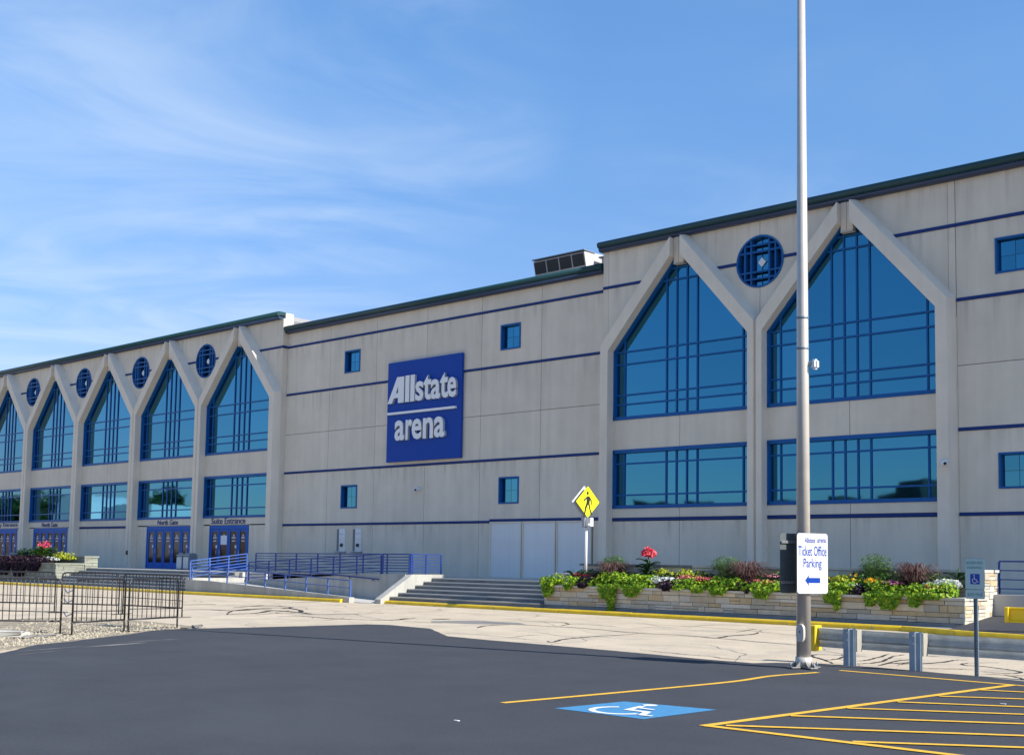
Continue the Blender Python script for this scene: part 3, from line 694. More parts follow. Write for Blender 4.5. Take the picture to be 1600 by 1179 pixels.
def axis_panels(ax, left_c, right_c):
    """upper panels between two gables with the round window between them; one centre may be None"""
    n = 24; Rr = 0.90; zc = 12.21
    def outer(s, top=True):   # outer edge x distance from axis
        return W / 2 - GAP - .12
    zk = TOP - 1.17 * (3.3 - GAP) - .05
    for s in (-1, 1):
        c = left_c if s < 0 else right_c
        if c is None: continue
        pts = [(ax + s * G, zk), (ax + s * G, zc - Rr)]
        for k in range(1, n):
            a = -math.pi / 2 + math.pi * k / n
            pts.append((ax + s * (G + math.cos(a) * (Rr - G)), zc + math.sin(a) * Rr))
        pts += [(ax + s * G, zc + Rr), (ax + s * G, ROOF - G), (ax + s * (W / 2 - .1), ROOF - G), (ax + s * (W / 2 - .1), APEX + .35)]
        if s < 0: pts = pts[::-1]
        panel(pts)
    rw = part('round_window', bmesh.new(), m_blue)
    bm = bmesh.new(); N = 40
    ring = []
    for rr, y in ((.93, D - .03), (.865, D - .03), (.865, D + .2), (.93, D + .2)):
        ring.append([bm.verts.new((ax + rr * math.cos(2 * math.pi * k / N), y, zc + rr * math.sin(2 * math.pi * k / N))) for k in range(N)])
    for a, b in zip(ring, ring[1:] + ring[:1]):
        for k in range(N): bm.faces.new((a[k], a[(k + 1) % N], b[(k + 1) % N], b[k]))
    bmesh.ops.recalc_face_normals(bm, faces=bm.faces[:]); bm.to_mesh(rw.data); bm.free()
    bm = bmesh.new(); bm.faces.new([bm.verts.new((ax + .87 * math.cos(2 * math.pi * k / N), D + .19, zc + .87 * math.sin(2 * math.pi * k / N))) for k in range(N)])
    bm.normal_update()
    for f in bm.faces:
        if f.normal.y > 0: f.normal_flip()
    obj('glass', bm, m_glass, rw)
    for d in (-.60, -.355, .355, .60):
        h = math.sqrt(.87 ** 2 - d * d)
        bm = bmesh.new(); mull(bm, (ax + d, zc - h), (ax + d, zc + h), .06, D + .0, D + .19); bmesh.ops.recalc_face_normals(bm, faces=bm.faces[:]); obj('bar', bm, m_blue, rw)
        bm = bmesh.new(); mull(bm, (ax - h, zc + d), (ax + h, zc + d), .055, D - .012, D + .10); bmesh.ops.recalc_face_normals(bm, faces=bm.faces[:]); obj('bar', bm, m_blue, rw)
    for sgn in (0, 1):
        bm = bmesh.new()
        if sgn: mull(bm, (ax, zc - .86), (ax, zc + .86), .018, D + .17, D + .188)
        else: mull(bm, (ax - .86, zc), (ax + .86, zc), .018, D + .168, D + .187)
        bmesh.ops.recalc_face_normals(bm, faces=bm.faces[:]); obj('bar', bm, m_navy, rw)
    bm = bmesh.new(); prism_xz(bm, [(ax, zc - .17), (ax + .16, zc), (ax, zc + .17), (ax - .16, zc)], D + .14, D + .17); obj('diamond', bm, m_white, rw)
    xo = W / 2 - GAP - (TOP - 12.24) / 1.17 - .0
    if left_c is not None: band(ax - xo - .03, ax - .93, 12.24, D)
    if right_c is not None: band(ax + .93, ax + xo + .03, 12.24, D)

BAYS_R = [(-23.64, True, False), (-17.04, False, True)]
for c, a, b in BAYS_R: gable_bay(c, a, b, True)
BAYS_L = [AX_L[i] - W / 2 for i in range(7)]   # -50.94, -57.54, ...
for i, c in enumerate(BAYS_L): gable_bay(c, i == 6, i == 0, i < 2)
axis_panels(AX_R[1], -23.64, -17.04)
for i in range(1, 7): axis_panels(AX_L[i], BAYS_L[i], BAYS_L[i - 1])

# half triangles of wall at the wing ends
def end_panel(ax, s, c, xe):
    pts = [(ax, 9.7), (ax, ROOF - G), (c + s * (GAP + .05), ROOF - G), (c + s * (GAP + .05), APEX + .3)]
    if s < 0: pts = pts[::-1]
    panel(pts)
    a, b = sorted((ax, xe)); panel([(a + (G if s < 0 else G), 9.4), (b - G, 9.4), (b - G, ROOF - G), (a + G, ROOF - G)])
    xo = GAP + (TOP - 12.24) / 1.17
    x1, x2 = sorted((c + s * xo, xe)); band(x1, x2, 12.24, D)
end_panel(AX_L[0] + .0, 1, BAYS_L[0], -47.44)
end_panel(AX_R[0], -1, -23.64, -27.2)
# right wing, right of the last frame
end_panel(-13.74, 1, -17.04, -13.50)
pr = [-13.50, -10.2, -6.8, -3.4, 0.0, 3.4, 6.8, 10.2, 13.6]
rows = [(0.3, 3.27), (3.27, 5.86), (5.86, 7.83), (7.83, 9.88), (9.88, 12.24), (12.24, ROOF)]
wr = [(10.52, 11.60), (4.02, 5.08)]
for i in range(len(pr) - 1):
    for (a, b) in rows:
        hole = [w for w in wr if a < w[0] and b > w[1]]
        if i == 0 and hole:
            z0, z1 = hole[0]
            panel(rect(pr[0], pr[1], a, b), holes=[[(-12.30, z0), (-11.22, z0), (-11.22, z1), (-12.30, z1)]])
        else: panel(rect(pr[i], pr[i + 1], a, b))
for z in (3.27, 5.86, 9.88, 12.24): band(-13.5, 13.6, z, D)
for z0, z1 in ((.3, 3.27), (3.27, 9.4)): panel(rect(-13.72, -13.49, z0, z1))
# edges of the wings
for ax, xe, s in ((AX_L[0], -47.44, 1), (AX_R[0], -27.2, -1)):
    a, b = sorted((ax + s * .02, xe))
    for z0, z1 in ((.3, 3.27), (3.27, 9.4)): panel(rect(a, b, z0, z1), y=D + .0)
bm = bmesh.new(); box(bm, -47.452, -47.44, D + .01, DM + .3, .3, ROOF); part('wing_return', bm, m_conc)
bm = bmesh.new(); box(bm, -47.6, -47.445, D + .13, D + .62, 12.9, 13.98); part('parapet_end', bm, m_cream)
bm = bmesh.new(); box(bm, -27.2, -27.19, D + .01, DM + .3, .3, ROOF); part('wing_return', bm, m_conc)
for z in (12.24,):
    bm = bmesh.new(); box(bm, -47.44, -47.405, D - .035, DM - .036, z - .065, z + .065); part('blue_band', bm, m_navy)

# lower wall of the bays
for c in [x for x, _, _ in BAYS_R]:
    panel(rect(c - HW - .1, c, .3, 3.21)); panel(rect(c, c + HW + .1, .3, 3.21)); band(c - HW, c + HW, 3.27, D)

# ---- middle wall
mx_ = [-47.44, -44.03, -40.66, -37.29, -33.93, -30.57, -27.2]
mrows = [(.3, 3.27), (3.27, 5.86), (5.86, 7.78), (7.78, 9.80), (9.80, 12.22), (12.22, 12.95)]
holes = {(1, 4): (-42.93, -41.83, 10.48, 11.54), (4, 4): (-32.82, -31.72, 10.48, 11.54), (1, 1): (-42.96, -41.82, 4.02, 5.10), (4, 1): (-32.80, -31.70, 4.02, 5.12)}
SW = []
for i in range(6):
    for j, (a, b) in enumerate(mrows):
        if j == 0 and i == 4:
            panel(rect(mx_[i], -33.28, a, b), y=DM)
            continue
        if j == 0 and i == 5: panel(rect(-27.82, mx_[6], a, b), y=DM); continue
        h = holes.get((i, j))
        if h and not (mx_[i] < h[0] and h[1] < mx_[i + 1]): h = None
        hh = [[(h[0], h[2]), (h[1], h[2]), (h[1], h[3]), (h[0], h[3])]] if h else []
        panel(rect(mx_[i], mx_[i + 1], a, b), y=DM, holes=hh)
band(-47.4, -33.3, 3.27, DM); band(-33.3, -27.22, 3.33, DM)
for z in (5.86,): band(-47.4, -27.22, z, DM)
band(-47.4, -39.66, 9.80, DM); band(-34.95, -27.22, 9.80, DM); band(-47.4, -27.22, 12.22, DM)
def small_window(x0, x1, z0, z1, y):
    w = part('small_window', bmesh.new(), m_blue)
    bm = bmesh.new(); t = .055
    box(bm, x0 - .01, x0 + t, y - .03, y + .25, z0 - .01, z1 + .01); box(bm, x1 - t, x1 + .01, y - .03, y + .25, z0 - .01, z1 + .01)
    box(bm, x0 + t, x1 - t, y - .028, y + .25, z1 - t, z1 + .01); box(bm, x0 + t, x1 - t, y - .028, y + .25, z0 - .01, z0 + t)
    bm.to_mesh(w.data); bm.free()
    mx2 = (x0 + x1) / 2; mz2 = (z0 + z1) / 2
    for a, b in ((x0 + t, mx2 - .008), (mx2 + .008, x1 - t)):
        for c_, d_ in ((z0 + t, mz2 - .006), (mz2 + .006, z1 - t)):
            bm = bmesh.new(); box(bm, a, b, y + .16, y + .18, c_, d_); obj('pane', bm, m_glass, w)
    bxo('backing', x0 + t, x1 - t, y + .19, y + .21, z0 + t, z1 - t, m_core, w)
for k, h in holes.items(): small_window(h[0], h[1], h[2], h[3], DM)
for z0, z1 in wr: small_window(-12.30, -11.22, z0, z1, D)
# boarded openings
for i in range(3):
    a = -33.25 + i * 1.81; b = a + 1.76
    p_ = bxo('covered_opening', a + .06, b - .06, DM - .015, DM + .05, .98, 3.20, m_whitep, arena)
    bm = bmesh.new(); box(bm, a, a + .055, DM - .05, DM + .06, .93, 3.27); box(bm, b - .055, b, DM - .05, DM + .06, .93, 3.27); box(bm, a + .056, b - .056, DM - .048, DM + .06, 3.205, 3.268); box(bm, a + .056, b - .056, DM - .01, DM + .06, .93, .978)
    obj('border', bm, m_frame, p_)
# service hatches
for x0, x1 in ((-43.13, -42.55), (-41.97, -41.40)):
    h = bxo('wall_hatch', x0, x1, DM - .03, DM + .02, 1.98, 3.06, m_whitep, arena)
    bxo('plate', x0 + .16, x1 - .02, DM - .045, DM - .031, 2.62, 2.98, m_white, h)
    bm = bmesh.new(); tube(bm, [((x0 + x1) / 2 + .06, DM - .031, 2.28), ((x0 + x1) / 2 + .06, DM - .09, 2.28)], .085, 10); obj('knob', bm, m_blk, h)
    bm = bmesh.new(); box(bm, x0 - .02, x0 + .13, DM - .035, DM - .031, 2.0, 3.04); obj('dark_frame_edge', bm, m_step, h)  # dark strip along the left edge of the hatch frame
    bxo('ledge', x0 - .05, x1 + .08, DM - .14, DM - .031, 1.93, 1.975, m_galvd, h)
    text_obj('lettering', 'TICKETS', (x0 + .20, DM - .046, 2.76), (1, 0, 0), (0, 0, 1), .28, .09, m_greyink, h, depth=.003)

# ---- cornices
def cornice(x0, x1, yw, z0):
    for nm, m_, zc_, r_, yo in (('cornice_top', m_cornice_t, z0 + .235, .125, .22), ('cornice_base', m_cornice_b, z0 + .075, .095, .14)):
        bm = bmesh.new(); prof = []
        for k in range(9):
            a = math.pi / 2 + math.pi * k / 8
            prof.append((yw - yo + r_ * 1.0 * math.cos(a), zc_ + r_ * math.sin(a)))
        prof += [(yw + .25, zc_ - r_), (yw + .25, zc_ + r_)]
        A = [bm.verts.new((x0, y, z)) for y, z in prof]; B = [bm.verts.new((x1, y, z)) for y, z in prof]
        n = len(prof)
        for k in range(n):
            f = bm.faces.new((A[k], A[(k + 1) % n], B[(k + 1) % n], B[k])); f.smooth = k < 8
        bm.faces.new(A[::-1]); bm.faces.new(B); bmesh.ops.recalc_face_normals(bm, faces=bm.faces[:])
        part(nm, bm, m_)
cornice(-100, -47.55, D, 13.67)
cornice(-47.38, -27.32, DM, 12.93)
cornice(-27.28, 14, D, 13.67)
bm = bmesh.new(); box(bm, -100, -47.6, D + .3, 80, 13.662, 13.9); box(bm, -47.4, -27.4, DM + .3, 80, 12.86, 13.15); box(bm, -27.1, 14, D + .3, 80, 13.662, 13.9); part('roof', bm, m_roof)
bxo('roof_curb', -22.4, -19.1, 39.5, 41.5, 13.9, 15.45, m_cornice_b, arena)

# ---- doors
def door_set(xs, label_letters=None, tx=None, first_i=0):
    """xs list of leaf edges"""
    ed = part('entrance_doors', bmesh.new(), m_door)
    x0, x1 = xs[0], xs[-1]
    bm = bmesh.new()
    box(bm, x0, x1, D - .03, D + .1, 3.10, 3.28)
    box(bm, x0, x0 + .08, D - .03, D + .1, .95, 3.10); box(bm, x1 - .08, x1, D - .03, D + .1, .95, 3.10)
    bm.to_mesh(ed.data); bm.free()
    for i in range(len(xs) - 1):
        a, b = xs[i] + .09 * (i == 0) + .012, xs[i + 1] - .09 * (i == len(xs) - 2) - .012
        g0, g1, z0, z1 = a + .13, b - .13, 1.28, 2.98
        bm = bmesh.new(); prism_xz(bm, [(a, .96), (b, .96), (b, 3.09), (a, 3.09)], D - .01, D + .05, [[(g0, z0), (g1, z0), (g1, z1), (g0, z1)]])
        lf = obj('door_leaf', bm, m_door, ed)
        # door_leaf is a sub part; glass, handle and decals sit beside it as sub parts too
        bxo('door_glass', g0 - .01, g1 + .01, D + .015, D + .03, z0 - .01, z1 + .01, m_doorglass, ed)
        cxx = (g0 + g1) / 2; wd = (g1 - g0)
        bm = bmesh.new()
        box(bm, cxx - wd * .30, cxx + wd * .30, D + .008, D + .014, 2.60, 2.68); box(bm, cxx - wd * .26, cxx + wd * .26, D + .008, D + .014, 2.44, 2.51)
        bmesh.ops.create_circle(bm, cap_ends=True, radius=.07, segments=10, matrix=Matrix.Translation((cxx, D + .011, 2.76)) @ Matrix.Rotation(R(90), 4, 'X'))
        obj('door_decal', bm, m_greyink, ed)
        if i % 2 == 0: bxo('door_notice', g1 - .17, g1 - .03, D + .007, D + .013, 2.10, 2.25, m_white, ed)
        hx = g1 + .0 if i % 2 == 0 else g0 - .0
        bm = bmesh.new(); tube(bm, [(hx, D - .01, 1.72), (hx, D - .07, 1.72), (hx, D - .07, 2.02), (hx, D - .01, 2.02)], .016, 6); obj('door_handle', bm, m_chrome, ed)
    return ed
def door_wall(c, x0, x1):
    """concrete round a door set in a bay, and the joint above"""
    L = c - HW - .1; Rr = c + HW + .1
    panel(rect(L, x0 + .0, .3, 3.29)); panel(rect(x1, Rr, .3, 3.29))
    panel(rect(x0 - .001, x1 + .001, 3.29, 3.335), m=m_conc)
c = BAYS_L[0]; ds = [-53.3, -52.42, -51.56, -50.70, -49.82]; ed = door_set(ds); door_wall(c, -53.3, -49.82)
bxo('door_poster', -52.28, -51.70, D + .002, D + .007, 2.28, 2.76, m_white, ed)
c = BAYS_L[1]; ds = [-59.5, -58.62, -57.76, -56.88, -56.0, -55.12]; door_set(ds); door_wall(c, -59.5, -55.12)
c = BAYS_L[2]
panel(rect(c - HW - .1, c, .3, 3.21)); panel(rect(c, c + HW + .1, .3, 3.21)); band(c - HW, c + HW, 3.27, D)
c = BAYS_L[3]; ds = [-73.05, -72.17, -71.3, -70.42, -69.54, -68.66]; door_set(ds); door_wall(c, -73.05, -68.66)
c = BAYS_L[4]; ds = [-79.8, -78.9, -78.02, -77.14, -76.26, -75.36]; door_set(ds); door_wall(c, -79.8, -75.36)
for c in BAYS_L[5:]: panel(rect(c - HW - .1, c, .3, 3.21)); panel(rect(c, c + HW + .1, .3, 3.21)); band(c - HW, c + HW, 3.27, D)
for body, xa, xb, za, zb, lab in (('Suite Entrance', -53.15, -50.12, 3.37, 3.68, 'dark blue SUITE ENTRANCE lettering above the doors nearest the ramp rails'),
                                  ('North Gate', -58.40, -56.36, 3.37, 3.64, 'dark blue NORTH GATE lettering above the doors beside the trash bins'),
                                  ('North Gate', -72.0, -69.95, 3.37, 3.64, 'dark blue NORTH GATE lettering above the doors behind the left flower bed'),
                                  ('Security Entrance', -79.55, -75.35, 3.36, 3.68, 'dark blue SECURITY ENTRANCE lettering cut by the left picture edge')):
    o = text_obj('wall_lettering', body, (xa, D - .005 + .0, za), (1, 0, 0), (0, 0, 1), xb - xa, zb - za, m_navy, None, depth=.02, offset=.002)
    tag(o, lab, 'lettering', 'gate names on the arena wall')
bxo('intercom', -60.95, -60.8, D - .44, D - .3, 1.68, 1.92, m_blk, arena)

def grey_sides(o):
    o.data.materials.append(m_lettergrey)
    for p in o.data.polygons: p.material_index = 0 if abs(p.normal.y) > .7 else 1
# ---- big sign
sg = wthing('arena_sign', 'large blue sign with raised white words Allstate arena on the middle wall', 'sign')
bxo('sign_panel', -39.66, -34.94, DM - .16, DM - .04, 6.04, 10.60, m_signblue, sg)
yS = DM - .161
TD = .13
def custom_A(x, z, w, h):
    bm = bmesh.new()
    P = lambda a, b: (x + a * w, z + b * h)
    prism_xz(bm, [P(0, 0), P(.26, 0), P(.38, .2), P(.63, .2), P(.63, 0), P(.98, 0), P(.98, 1.0), P(.56, 1.0)], yS - TD, yS, [[P(.50, .38), P(.63, .38), P(.63, .66)]])
    obj('letter', bm, m_letter, sg)
custom_A(-39.52, 8.70, 1.10, 1.27 * .93)
xb = -38.36
def stem(x0, x1, z0, z1):
    bm = bmesh.new(); prism_xz(bm, [(x0, z0), (x1, z0), (x1, z1), (x0, z1)], yS - TD, yS); obj('letter', bm, m_letter, sg)
stem(-38.36, -38.09, 8.70, 9.90); stem(-38.02, -37.75, 8.70, 9.90)
for ch, x0, x1, h in (('s', -37.70, -37.18, .88), ('t', -37.18, -36.68, 1.13), ('a', -36.72, -36.12, .88), ('t', -36.14, -35.64, 1.13), ('e', -35.68, -35.14, .88)):
    text_obj('letter', ch, (x0, yS, 8.69), (1, 0, 0), (0, 0, 1), x1 - x0, h, m_letter, sg, depth=TD, offset=.024)
bxo('sign_bar', -39.54, -35.2, yS - .12, yS, 8.19, 8.29, m_letter, sg)
for ch, x0, x1, h in (('a', -39.0, -38.36, .92), ('r', -38.28, -37.86, .92), ('e', -37.88, -37.24, .92), ('n', -37.16, -36.52, .92), ('a', -36.46, -35.80, .92)):
    text_obj('letter', ch, (x0, yS, 6.98), (1, 0, 0), (0, 0, 1), x1 - x0, h, m_letter, sg, depth=TD, offset=.024)

for o_ in sg.children:
    if o_.name.startswith('letter'): o_.data.update(); grey_sides(o_)
def seccam(name, x, y, z, lab):
    t = wthing(name, lab, 'security camera', 'white security cameras')
    bm = bmesh.new(); box(bm, x - .06, x + .06, y - .12, y, z - .05, z + .07); obj('bracket', bm, m_white, t)
    bm = bmesh.new(); bmesh.ops.create_uvsphere(bm, u_segments=14, v_segments=8, radius=.11, matrix=Matrix.Translation((x, y - .2, z - .02))); obj('dome', bm, m_white, t, smooth=True)
    bm = bmesh.new(); bmesh.ops.create_uvsphere(bm, u_segments=10, v_segments=6, radius=.05, matrix=Matrix.Translation((x + .06, y - .29, z - .04))); obj('lens', bm, m_blk, t, smooth=True)
    return t
seccam('security_camera', -37.61, DM, 4.77, 'small white dome camera on the wall under the big blue sign')
seccam('security_camera', -13.72, D - .38, 4.82, 'small white dome camera on the rightmost concrete column')

# ---- rooftop unit
hv = wthing('rooftop_unit', 'rooftop air unit with four black louvred hoods and a white side', 'air conditioner')
ya, yb = 37.6, 39.6
x0, x1 = -32.0, -29.25
bm = bmesh.new()
sec = [(ya - .55, 13.95), (ya - .05, 13.75), (yb, 13.75), (yb, 14.75), (ya - .0, 14.62), (ya - .7, 14.55)]
A = [bm.verts.new((x0, y, z)) for y, z in sec]; B = [bm.verts.new((x1, y, z)) for y, z in sec]
for k in range(6): bm.faces.new((A[k], A[(k + 1) % 6], B[(k + 1) % 6], B[k]))
bm.faces.new(A[::-1]); bm.faces.new(B); bmesh.ops.recalc_face_normals(bm, faces=bm.faces[:]); obj('housing', bm, m_hvacw, hv)
nH = 4; wH = (x1 - x0) / nH
for i in range(nH):
    a = x0 + i * wH + .045; b = x0 + (i + 1) * wH - .045
    bm = bmesh.new()
    q = [(a, ya - .725, 14.50), (b, ya - .725, 14.50), (b, ya - .595, 14.02), (a, ya - .595, 14.02)]
    v = [bm.verts.new(p) for p in q] + [bm.verts.new((p[0], p[1] + .06, p[2])) for p in q]
    for f in ((0, 1, 2, 3), (4, 7, 6, 5), (0, 4, 5, 1), (1, 5, 6, 2), (2, 6, 7, 3), (3, 7, 4, 0)): bm.faces.new([v[j] for j in f])
    bmesh.ops.recalc_face_normals(bm, faces=bm.faces[:]); obj('louvre', bm, m_hvac, hv)
bxo('rain_lip', x0 - .04, x1 + .04, ya - .76, ya - .0, 14.60, 14.64, m_galvd, hv)
bxo('base_frame', x0 + .1, x1 - .1, ya - .1, yb - .2, 13.15, 13.76, m_hvac, hv)
bxo('plenum', -33.2, x0 - .002, ya + .0, yb, 13.15, 14.15, m_hvacg, hv)
bxo('duct', x1 + .3, x1 + .62, ya + .1, yb - .3, 13.15, 14.38, m_hvacg, hv)
bxo('duct_cap', x1 + .2, x1 + .66, ya - .0, yb - .2, 14.382, 14.44, m_galvd, hv)
hv.location.z = -0.2

# ================================================================== PLAZA, STEPS, RAMP
PZ = 0.95
bm = bmesh.new()
box(bm, -32.3, -25.0, 31.79, 36.3, -.1, PZ); box(bm, -25.0, 14, 31.62, 36, -.1, PZ - .002)
box(bm, -44.4, -32.3, 32.05, 36.3, -.1, PZ - .003); box(bm, -44.45, -43.0, 31.6, 32.05, -.1, PZ - .004)
box(bm, -100, -44.4, 31.42, 36, -.1, PZ - .001)
struct('plaza', bm, m_plaza)
def steps(x0, x1, y0, name_lab):
    t = wthing('staircase', name_lab, 'stairs', 'broad concrete stairs up to the plaza')
    for k in range(6):
        z1 = .126 + (PZ - .126) * (k + 1) / 6
        y = y0 + k * .43
        n = max(2, int((x1 - x0) / 2.7)); 
        bm = bmesh.new(); box(bm, x0 + .002 * k, x1, y, y0 + 5 * .43 + .42, z1 - .137, z1)
        s_ = obj('step', bm, m_step, t)
        # proud nosing
        bxo('nosing', x0 + .01, x1 - .01, y - .02, y + .05, z1 - .038, z1 + .004, m_plaza, s_)
    return t
steps(-32.3, -25.0, 29.42, 'grey stairs beside the stone flower bed, right of the ramp')
steps(-57.9, -44.62, 29.0, 'grey stairs below the doors, left of the ramp')
# cheek wall of right stairs
ck = wthing('stair_cheek_wall', 'pale concrete cheek wall sloping along the right stairs', 'wall')
bm = bmesh.new()
sec = [(28.95, .0), (28.95, .16), (30.54, 1.08), (32.25, 1.08), (32.25, 0)]
A = [bm.verts.new((-32.62, y, z)) for y, z in sec]; B = [bm.verts.new((-32.3, y, z)) for y, z in sec]
for k in range(5): bm.faces.new((A[k], A[(k + 1) % 5], B[(k + 1) % 5], B[k]))
bm.faces.new(A[::-1]); bm.faces.new(B); bmesh.ops.recalc_face_normals(bm, faces=bm.faces[:]); obj('wall_body', bm, m_retain, ck)

rp = wthing('wheelchair_ramp', 'concrete switchback wheelchair ramp between the two stairs', 'ramp')
def wedge(name, xs, y0, y1, zb, m, par):
    """xs: list of (x, ztop)"""
    bm = bmesh.new(); F0 = []; F1 = []
    A = [bm.verts.new((x, y0, z)) for x, z in xs]; B = [bm.verts.new((x, y1, z)) for x, z in xs]
    a0 = [bm.verts.new((x, y0, zb)) for x, z in xs]; b0 = [bm.verts.new((x, y1, zb)) for x, z in xs]
    for i in range(len(xs) - 1):
        bm.faces.new((A[i], A[i + 1], B[i + 1], B[i])); bm.faces.new((a0[i], a0[i + 1], A[i + 1], A[i])); bm.faces.new((b0[i], B[i], B[i + 1], b0[i + 1]))
    bm.faces.new((a0[0], A[0], B[0], b0[0])); bm.faces.new((a0[-1], b0[-1], B[-1], A[-1]))
    bmesh.ops.recalc_face_normals(bm, faces=bm.faces[:]); return obj(name, bm, m, par)
wedge('low_wall', [(-44.4, .62), (-42.8, .60), (-33.66, .20)], 28.6, 28.85, -.05, m_retain, rp)
wedge('lower_run', [(-44.38, .50), (-42.75, .50), (-33.66, .03), (-32.63, .012)], 28.85, 30.45, -.05, m_plaza, rp)
wedge('landing', [(-44.39, .51), (-42.75, .512)], 30.45, 32.05, -.05, m_plaza, rp)
wedge('middle_wall', [(-42.75, .62), (-34.8, 1.05), (-32.62, 1.08)], 30.45, 30.65, -.04, m_retain, rp)
wedge('upper_run', [(-42.75, .512), (-35.5, .94), (-32.62, .945)], 30.65, 32.05, -.04, m_plaza, rp)
wedge('back_wall', [(-44.4, 1.02), (-32.62, 1.06)], 32.05, 32.2, -.04, m_retain, rp)
wedge('end_wall', [(-44.6, .70), (-44.41, .70)], 28.6, 31.9, -.04, m_retain, rp)

def railing(lab, a, b, za, zb, posts, nb, top, m, group='blue pipe railings of the ramp', name='pipe_railing'):
    """a,b plan points; za,zb base heights; railing 'top' high with nb bars"""
    t = wthing(name, lab, 'railing', group)
    A = Vector((a[0], a[1], za)); B = Vector((b[0], b[1], zb))
    for i in range(nb):
        h = top * (1 - i / nb) if nb > 2 else top * (1, .55)[i]
        bm = bmesh.new(); obox(bm, A + Vector((0, 0, h)), B + Vector((0, 0, h)), .04, .042 if i == 0 else .03); obj('rail', bm, m, t)
    for i in range(posts):
        p = A.lerp(B, i / (posts - 1)); bm = bmesh.new(); obox(bm, p, p + Vector((0, 0, top - .021)), .05, .05); obj('post', bm, m, t)
    return t
railing('low pale blue two-bar railing along the top of the ramp front wall', (-44.3, 28.72), (-33.75, 28.72), .62, .20, 9, 2, .62, m_raill)
railing('pale blue railing climbing across the left end of the ramp', (-44.5, 28.75), (-44.5, 31.7), .62, .98, 4, 6, .82, m_raill)
railing('dark blue railing rising along the middle wall of the ramp', (-42.72, 30.55), (-34.1, 30.55), .62, 1.03, 7, 6, .80, m_rail)
railing('dark blue level railing along the plaza edge behind the ramp', (-44.4, 32.12), (-34.0, 32.12), 1.02, 1.06, 8, 7, .80, m_rail)
railing('short dark blue railing where the ramp meets the plaza', (-34.0, 30.55), (-32.5, 30.55), 1.07, 1.08, 2, 7, .76, m_rail)
railing('dark blue railing on the cheek wall beside the right stairs', (-32.46, 30.58), (-32.46, 32.2), 1.08, 1.08, 3, 7, .76, m_rail)
hr = wthing('wall_handrail', 'dark blue handrail bracketed to the grey ramp wall', 'handrail')
bm = bmesh.new(); tube(bm, [(-42.6, 30.36, 1.25), (-36.0, 30.36, .96), (-34.0, 30.36, .86)], .025, 8); obj('rail', bm, m_rail, hr)
for x in (-41, -39, -37, -35.8, -34.4):
    z = 1.25 + (x + 42.6) / 8.6 * -.39; bm = bmesh.new(); obox(bm, (x, 30.45, z - .08), (x, 30.36, z - .02), .02, .02); obj('bracket', bm, m_rail, hr)

# right service wall and rail
rw = wthing('service_wall', 'dark concrete wall with white coping right of the flower bed', 'wall')
bxo('wall_body', -11.1, 14, 31.95, 32.2, .3, .86, m_base, rw); bxo('coping', -11.1, 14, 31.9, 32.25, .862, .93, m_cap, rw)
t = railing('dark blue five-bar railing on the white coping at the right edge', (-11.15, 32.1), (4, 32.1), .86, .86, 9, 4, .97, m_rail, 'blue railings', 'pipe_railing')
# yellow guard
yg = wthing('yellow_guard_rail', 'bright yellow painted W-beam guard rail end at the right picture edge', 'guard rail')
def wbeam(x0, x1, y, zc, m, par, name='w_beam', facing=-1, h=.31, d=.08, flare=0):
    prof = [(0, -.5), (.35, -.47), (1, -.32), (1, -.22), (.1, -.06), (.1, .06), (1, .22), (1, .32), (.35, .47), (0, .5)]
    n = 12; bm = bmesh.new(); cols = []
    for i in range(n + 1):
        x = x0 + (x1 - x0) * i / n; yy = y(x) if callable(y) else y; dz = random.uniform(-.004, .004)
        cols.append([bm.verts.new((x, yy + facing * p[0] * d, zc + dz + p[1] * h)) for p in prof])
    for a, b in zip(cols, cols[1:]):
        for k in range(len(prof) - 1): bm.faces.new((a[k], a[k + 1], b[k + 1], b[k]))
    bmesh.ops.solidify(bm, geom=bm.faces[:], thickness=.006); bmesh.ops.recalc_face_normals(bm, faces=bm.faces[:])
    o_ = obj(name, bm, m, par); return o_
bm = bmesh.new(); sec = [(28.60, .36), (28.52, .37), (28.52, .40), (28.575, .44), (28.575, .66), (28.53, .70), (28.54, .725), (28.60, .73)]
A = [bm.verts.new((-9.72, y, z)) for y, z in sec]; B = [bm.verts.new((-3, y, z)) for y, z in sec]
for k in range(8): bm.faces.new((A[k], A[(k + 1) % 8], B[(k + 1) % 8], B[k]))
bm.faces.new(A[::-1]); bm.faces.new(B); bmesh.ops.recalc_face_normals(bm, faces=bm.faces[:]); obj('beam', bm, m_yguard, yg)
bm = bmesh.new(); box(bm, -9.8, -9.70, 28.48, 28.68, .36, .73); bmesh.ops.bevel(bm, geom=bm.edges[:], offset=.015, segments=1, affect='EDGES'); obj('end_cap', bm, m_yguard, yg)
for x in (-8.4, -6.4, -4.4): bxo('post', x - .05, x + .05, 28.62, 28.74, .1, .68, m_yguard, yg)

